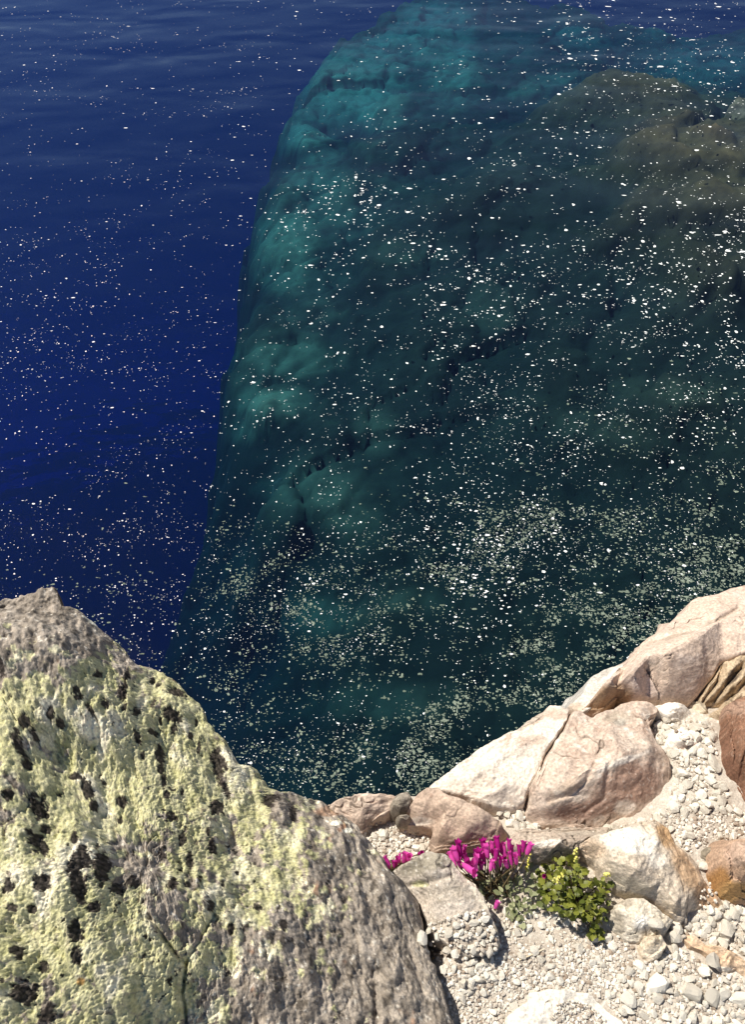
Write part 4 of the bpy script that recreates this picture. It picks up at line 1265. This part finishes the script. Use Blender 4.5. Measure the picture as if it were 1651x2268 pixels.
# a few stones the photo shows singly
SOLO = {(937, 2075): 'lone white pebble in the dark gap between the lichen boulder and the grey slab',
        (1455, 2046): 'white pumice pebble lying on the cream and grey block',
        (1607, 2060): 'large white pumice stone below the orange-brown boulder, biggest there',
        (1580, 1695): 'largest white pumice stone beside the thin brown slab',
        (1560, 1920): 'white pebble in the cleft just below the dark grey wedged stone',
        (1580, 2128): 'white pebble resting on the flat orange-stained slab'}
for (u, v, pr) in ((937, 2075, 13), (1493, 2077, 16), (1537, 1998, 0), (1455, 2046, 15), (1497, 2052, 14), (1607, 2060, 17), (1625, 2025, 12), (1580, 1695, 15), (1180, 1838, 10), (1160, 1832, 9),
                   (1555, 1668, 11), (1470, 1805, 9), (1560, 1920, 10), (1460, 2180, 19), (1530, 2200, 18), (1580, 2210, 16), (1580, 2128, 13), (1640, 2215, 15), (1390, 2215, 14)):
    if not pr:
        continue
    P, ow = surf(np.array([float(u)]), np.array([float(v)]))
    d = np.linalg.norm(P[0] - np.array([0, 0, CAM_Z])) / F
    key = 'corner' if v > 2110 else 'right' if (u > 1490 and v > 2000) else 'column' if (u > 1490 and v < 1760) else 'slab' if u < 1000 else 'rim' if u < 1200 else 'plate' if v < 1850 else 'foot' if u < 1480 else 'flank'
    indiv.append((99, key, P[0], d * pr, SOLO.get((u, v))))
indiv.sort(key=lambda t: -t[0])
rr_ = random.Random(5)
for k, it in enumerate(indiv[:300]):
    px, key, P, r = it[:4]
    o = bpy.data.objects.new('pumice_pebble', BIGM[k % len(BIGM)])
    COL.objects.link(o)
    o.location = (P[0], P[1], P[2] + r * .38)
    o.rotation_euler = (rr_.gauss(0, .35), rr_.gauss(0, .35), rr_.uniform(0, 6.28))
    o.scale = (r * rr_.uniform(.95, 1.2), r, r * rr_.uniform(.85, 1.1))
    o['label'] = it[4] if len(it) > 4 and it[4] else PLABEL[key][1]
    o['category'] = 'pebble'
    o['group'] = PLABEL[key][1].replace('pebble', 'pebbles')
print('individual pebbles', min(300, len(indiv)), 'of', len(indiv))

# ------------------------------------------------------------------ plants
M_PETAL = mat_plain('magenta_petal', (0.44, .010, .23), (0.86, .12, .54), 90, .55, .3, trans=.4, per_obj=.9)
M_CALYX = mat_plain('calyx', (0.16, .11, .045), (0.24, .20, .08), 60, .7, .3)
M_PLEAF = mat_plain('grey_green_leaf', (0.24, .265, .13), (0.42, .435, .25), 70, .6, .4, trans=.25, per_obj=.6)
M_SLEAF = mat_plain('yellow_green_leaf', (0.09, .115, .016), (0.27, .285, .045), 60, .5, .45, trans=.3, per_obj=.6)
M_STEM = mat_plain('stem', (0.10, .075, .035), (0.19, .14, .07), 60, .8, .2)
M_YEL = mat_plain('yellow_bud', (0.62, .56, .10), (0.78, .72, .22), 60, .6, .3)
M_DRY = mat_plain('dry_leaf', (0.36, .20, .075), (0.58, .38, .18), 60, .7, .3, trans=.2)
M_STRAW = mat_plain('straw', (0.60, .50, .34), (0.72, .63, .47), 60, .7, .3)
M_ROOT = mat_plain('dark_root', (0.035, .025, .018), (0.08, .06, .04), 60, .9, .1)


def corolla_mesh(seed):
    """two-lipped penstemon trumpet, length 1 along +Z, base at the origin"""
    rg = random.Random(seed)
    n = 20
    rings = []
    prof = [(0, .07), (.08, .105), (.22, .14), (.45, .175), (.66, .19), (.80, .18), (.88, .18)]
    for (z, r) in prof:
        rings.append([(r * math.cos(2 * math.pi * k / n) * 1.0, r * .82 * math.sin(2 * math.pi * k / n), z) for k in range(n)])
    for (dz, fl) in ((.07, 1.08), (.16, 1.28), (.24, 1.42)):
        ring = []
        for k in range(n):
            a = 2 * math.pi * k / n
            lobe = abs(math.cos(2.5 * a + .4)) ** .8            # five lobes
            up = 1.0 if math.sin(a) > -.2 else .62
            zz = .88 + dz * (.25 + .75 * lobe) * up + rg.uniform(-.006, .006)
            rr = .19 * (1 + (fl - 1) * lobe * (.75 if math.sin(a) > 0 else 1.2))
            ring.append((rr * math.cos(a), rr * .82 * math.sin(a), zz))
        rings.append(ring)
    v = [p for r in rings for p in r]
    f = []
    for r in range(len(rings) - 1):
        for k in range(n):
            k2 = (k + 1) % n
            f.append((r * n + k, r * n + k2, (r + 1) * n + k2, (r + 1) * n + k))
    return make_mesh('flower', v, f, True, None, [M_PETAL])


def leaf_mesh(name, mat, lobes=False, curl=.15):
    if not lobes:
        L = [(0, 0), (.15, .10), (.4, .22), (.65, .24), (.85, .15), (1, 0)]
    else:
        L = [(0, 0), (.12, .10), (.22, .34), (.36, .42), (.45, .30), (.58, .40), (.74, .38), (.78, .20), (.92, .16), (1.0, 0)]
    v, f = [], []
    n = len(L)
    for s in (-1, 0, 1):
        for (x, y) in L:
            v.append((x, s * y, curl * (abs(s) * y * 1.1 - (x - .4) ** 2 * .6)))
    for a in (0, 1):
        for k in range(n - 1):
            f.append((a * n + k, a * n + k + 1, (a + 1) * n + k + 1, (a + 1) * n + k))
    return make_mesh(name, v, f, True, None, [mat])


def tube(name, pts, r0, r1, mat, parent, n=6):
    pts = [Vector(p) for p in pts]
    v, f = [], []
    for i, p in enumerate(pts):
        t = (pts[min(i + 1, len(pts) - 1)] - pts[max(i - 1, 0)]).normalized()
        a = t.orthogonal().normalized()
        b = t.cross(a)
        r = r0 + (r1 - r0) * i / (len(pts) - 1)
        for k in range(n):
            g = 2 * math.pi * k / n
            v.append(p + (a * math.cos(g) + b * math.sin(g)) * r)
    for i in range(len(pts) - 1):
        for k in range(n):
            k2 = (k + 1) % n
            f.append((i * n + k, i * n + k2, (i + 1) * n + k2, (i + 1) * n + k))
    me = make_mesh(name, [tuple(p) for p in v], f, True, None, [mat])
    return add_obj(name, me, parent=parent)


def root_empty(name, loc, label, cat, group=None):
    return add_obj(name, None, loc, label=label, cat=cat, group=group)


COROLLA = [corolla_mesh(k) for k in range(4)]
LEAF_P = leaf_mesh('leaf', M_PLEAF)
LEAF_S = [leaf_mesh('leaf', M_SLEAF, True, .25), leaf_mesh('leaf', M_SLEAF, True, .5), leaf_mesh('leaf', M_SLEAF, True, -.1)]
RP = random.Random(21)


def orient(o, base, tip, width=1.0, roll=None):
    d = Vector(tip) - Vector(base)
    L = d.length
    q = d.to_track_quat('Z', 'Y')
    o.rotation_mode = 'QUATERNION'
    o.rotation_quaternion = q @ Matrix.Rotation(RP.uniform(0, 6.28) if roll is None else roll, 3, 'Z').to_quaternion()
    o.location = base
    o.scale = (L * width, L * width, L)


def calyx_mesh():
    v, f = [], []
    n = 10
    for (h, r) in ((-.05, .03), (.06, .10), (.17, .135)):
        for k in range(n):
            g = 2 * math.pi * k / n
            v.append((r * math.cos(g), r * math.sin(g), h + (.08 if k % 2 and h > .1 else 0)))
    for i in range(2):
        for k in range(n):
            k2 = (k + 1) % n
            f.append((i * n + k, i * n + k2, (i + 1) * n + k2, (i + 1) * n + k))
    return make_mesh('calyx', v, f, True, None, [M_CALYX])


CALYX = calyx_mesh()


def calyx(flower):
    return add_obj('calyx', CALYX, parent=flower)


def z8(x, y):
    return 827.8 + .338 * x, 1813.8 + .338 * y


def penstemon(root_px, root_z, flowers, label, leafspots, nleaf, seed, zb=.05):
    root = np.array(at(root_px[0], root_px[1], root_z))
    e = root_empty('penstemon_plant', tuple(root), label, 'flower')
    rg = random.Random(seed)
    for k, (tx, ty, bx, by) in enumerate(flowers):
        tu, tv = z8(tx, ty)
        bu, bv = z8(bx, by)
        h = zb + rg.uniform(-.012, .012)
        base = np.array(at(bu, bv, root_z + h))
        tip = np.array(at(tu, tv, root_z + h + .012 + rg.uniform(-.006, .008)))
        o = bpy.data.objects.new('flower', COROLLA[k % 4])
        COL.objects.link(o)
        o.parent = e
        orient(o, Vector(base - root), Vector(tip - root) + Vector((rg.gauss(0, .002), rg.gauss(0, .002), rg.gauss(0, .002))), 1.0 + rg.uniform(-.2, .2))
        calyx(o)
        foot = Vector((rg.uniform(-.02, .02), rg.uniform(-.008, .012), .0))
        b = Vector(base - root)
        tube('stem', [foot, foot.lerp(b, .5) + Vector((0, 0, .006)), b], .0012, .0009, M_STEM, e)
    for k in range(nleaf):
        s = leafspots[rg.randrange(len(leafspots))]
        u, v = s[0] + rg.gauss(0, s[2]), s[1] + rg.gauss(0, s[3])
        p = Vector(at(u, v, root_z + rg.uniform(.006, s[4]))) - Vector(root)
        o = bpy.data.objects.new('leaf', LEAF_P)
        COL.objects.link(o)
        o.parent = e
        o.location = p
        L = rg.uniform(.008, .014)
        o.scale = (L, L * 1.1, L)
        o.rotation_euler = (rg.gauss(0, .5), -rg.uniform(-.2, 1.0), rg.uniform(0, 6.28))
    return e


FL = [(510, 225, 548, 335), (550, 158, 578, 262), (590, 172, 592, 262), (500, 300, 560, 345), (644, 356, 575, 290), (600, 232, 642, 322), (648, 238, 668, 325), (682, 212, 694, 305), (704, 132, 738, 242), (738, 178, 752, 265),
      (772, 138, 782, 243), (806, 122, 822, 218), (772, 245, 766, 356), (820, 180, 884, 266), (886, 142, 892, 218), (904, 214, 910, 318), (934, 226, 938, 306), (970, 136, 976, 234), (1020, 166, 1000, 246), (838, 252, 832, 318), (704, 286, 708, 336), (860, 236, 868, 300), (622, 290, 650, 345), (530, 190, 560, 290), (660, 270, 680, 340), (722, 225, 735, 310), (790, 200, 800, 290), (850, 170, 860, 250), (915, 180, 905, 260), (950, 190, 960, 260), (800, 270, 800, 340), (880, 270, 885, 330), (560, 260, 580, 330)]
penstemon((1100, 1985), -.01, FL, 'clump of magenta trumpet flowers with grey-green leaves on the ledge',
          [(1075, 1945, 22, 12, .035), (1110, 1950, 22, 12, .035), (1090, 1970, 22, 12, .02), (1150, 1960, 18, 16, .035), (1160, 2000, 16, 18, .02), (1140, 2020, 12, 12, .012), (1175, 1975, 12, 20, .02)], 150, 31)
FL2 = [(80, 262, 118, 322), (72, 300, 112, 328), (150, 240, 142, 318), (175, 232, 172, 300), (200, 240, 196, 296), (235, 234, 214, 286), (252, 246, 226, 280), (128, 278, 138, 326), (312, 208, 290, 232)]
penstemon((885, 1925), -.035, FL2, 'small row of magenta flowers peeping out behind the grey slab', [(890, 1922, 18, 6, .02), (870, 1925, 10, 5, .02)], 26, 32, zb=.045)

# single blossoms
for (a, b, lab) in (((815, 540), (788, 605), 'single fallen magenta blossom on the edge of the grey slab'), ((1118, 375), (1104, 412), 'single pink bud on a dark stem left of the shrub')):
    tu, tv = z8(*a)
    bu, bv = z8(*b)
    p0, ow = surf(np.array([bu]), np.array([bv]))
    base = Vector(p0[0]) + Vector((0, 0, .008 if 'fallen' in lab else .035))
    tip = Vector(at(tu, tv, base.z + .010))
    e = root_empty('blossom', tuple(base - Vector((0, 0, .006))), lab, 'flower')
    o = bpy.data.objects.new('flower', COROLLA[1])
    COL.objects.link(o)
    o.parent = e
    orient(o, base - e.location, tip - e.location, 1.15)
    calyx(o)
    if 'bud' in lab:
        tube('stem', [base - e.location, Vector((.002, -.012, -.012)), Vector((.004, -.026, -.026))], .001, .0013, M_ROOT, e)

# shrub
SH_POLY = [(1190, 1935), (1225, 1900), (1262, 1895), (1285, 1915), (1310, 1935), (1345, 1925), (1352, 1960), (1345, 2010), (1340, 2040), (1330, 2085), (1305, 2080), (1300, 2050), (1275, 2030), (1225, 2025), (1205, 2000), (1195, 1965)]
sroot = Vector(at(1290, 2020, -.005))
sh = root_empty('leafy_shrub', tuple(sroot), 'low yellow-green leafy shrub in front of the cream boulder', 'shrub')
rs = random.Random(9)
tips = []
cnt = 0
while cnt < 290:
    u, v = rs.uniform(1185, 1355), rs.uniform(1895, 2088)
    if not in_poly(np.array([u]), np.array([v]), SH_POLY)[0]:
        continue
    d = math.hypot((u - 1280) / 85, (v - 1980) / 95)
    h = .012 + .055 * max(0, 1 - d * d) * rs.uniform(.35, 1.0) + rs.uniform(0, .008)
    p = Vector(at(u, v, -.005 + h)) - sroot
    o = bpy.data.objects.new('leaf', LEAF_S[cnt % 3])
    COL.objects.link(o)
    o.parent = sh
    o.location = p
    L = rs.uniform(.0075, .013)
    o.scale = (L, L, L)
    o.rotation_euler = (rs.gauss(0, .5), rs.gauss(-.1, .5), rs.uniform(0, 6.28))
    if cnt % 8 == 0:
        tips.append(p)
    cnt += 1
for p in tips:
    foot = Vector((rs.uniform(-.02, .02), rs.uniform(-.01, .015), 0))
    tube('stem', [foot, foot.lerp(p, .5) + Vector((0, 0, .008)), p], .0014, .0008, M_ROOT, sh)
import bmesh


def bud_spike(u0, v0, u1, v1, h0, h1, n):
    a = Vector(at(u0, v0, h0)) - sroot
    b = Vector(at(u1, v1, h1)) - sroot
    Vs, Fs = [], []
    v, f = ico(1)
    for k in range(n):
        p = a.lerp(b, k / (n - 1)) + Vector((rs.gauss(0, .0016), rs.gauss(0, .0016), rs.gauss(0, .0012)))
        Fs.append(f + len(Vs) * len(v))
        Vs.append(v * rs.uniform(.0014, .0024) + np.array(p))
    sp_ = add_obj('bud_spike', make_mesh('bud_spike', np.concatenate(Vs), np.concatenate(Fs), True, None, [M_YEL]), parent=sh)
    tube('stem', [a, (a + b) / 2, b], .0008, .0006, M_SLEAF, sp_)


bud_spike(1275, 1905, 1280, 1878, .055, .07, 14)
bud_spike(1228, 1950, 1248, 1940, .05, .06, 16)
bud_spike(1338, 1940, 1350, 1936, .045, .05, 12)
bud_spike(1168, 1928, 1175, 1895, .03, .05, 12)

# dry leaves in the gap, straw on the sand
def dry_leaf(spots, label, L0):
    P, ow = surf(np.array([float(spots[0][0])]), np.array([float(spots[0][1])]))
    base = Vector(P[0])
    base.z = max(base.z, -.03)
    e = root_empty('dry_leaves', tuple(base), label, 'dry leaf')
    for k, (u, v, ang, L) in enumerate(spots):
        o = bpy.data.objects.new('leaf', LEAF_D)
        COL.objects.link(o)
        o.parent = e
        o.location = Vector(at(u, v, base.z + .010 + .004 * k)) - base
        o.scale = (L * L0, L * L0 * 1.1, L * L0)
        o.rotation_euler = (rs.gauss(.2, .3), rs.gauss(-.2, .3), math.radians(ang))


LEAF_D = leaf_mesh('leaf', M_DRY, True, .6)
dry_leaf([(968, 2108, -70, 1), (985, 2128, 200, .8), (975, 2135, -80, .9), (992, 2112, 80, .7), (980, 2150, -60, .8)], 'tan dry leaves fallen into the gap beside the lichen boulder', .026)
dry_leaf([(1050, 1948, -40, .8), (1062, 1962, 20, .6)], 'reddish dry leaf at the left foot of the magenta flowers', .02)
P, ow = surf(np.array([1150., 1206., 1178.]), np.array([2128., 2103., 2116.]))
tube('straw', [(p[0], p[1], p[2] + .004) for p in P[[0, 2, 1]]], .0012, .0008, M_STRAW, None)
o = bpy.data.objects['straw']
o['label'] = 'pale straw lying on the sand right of the grey slab'
o['category'] = 'straw'
print('done')
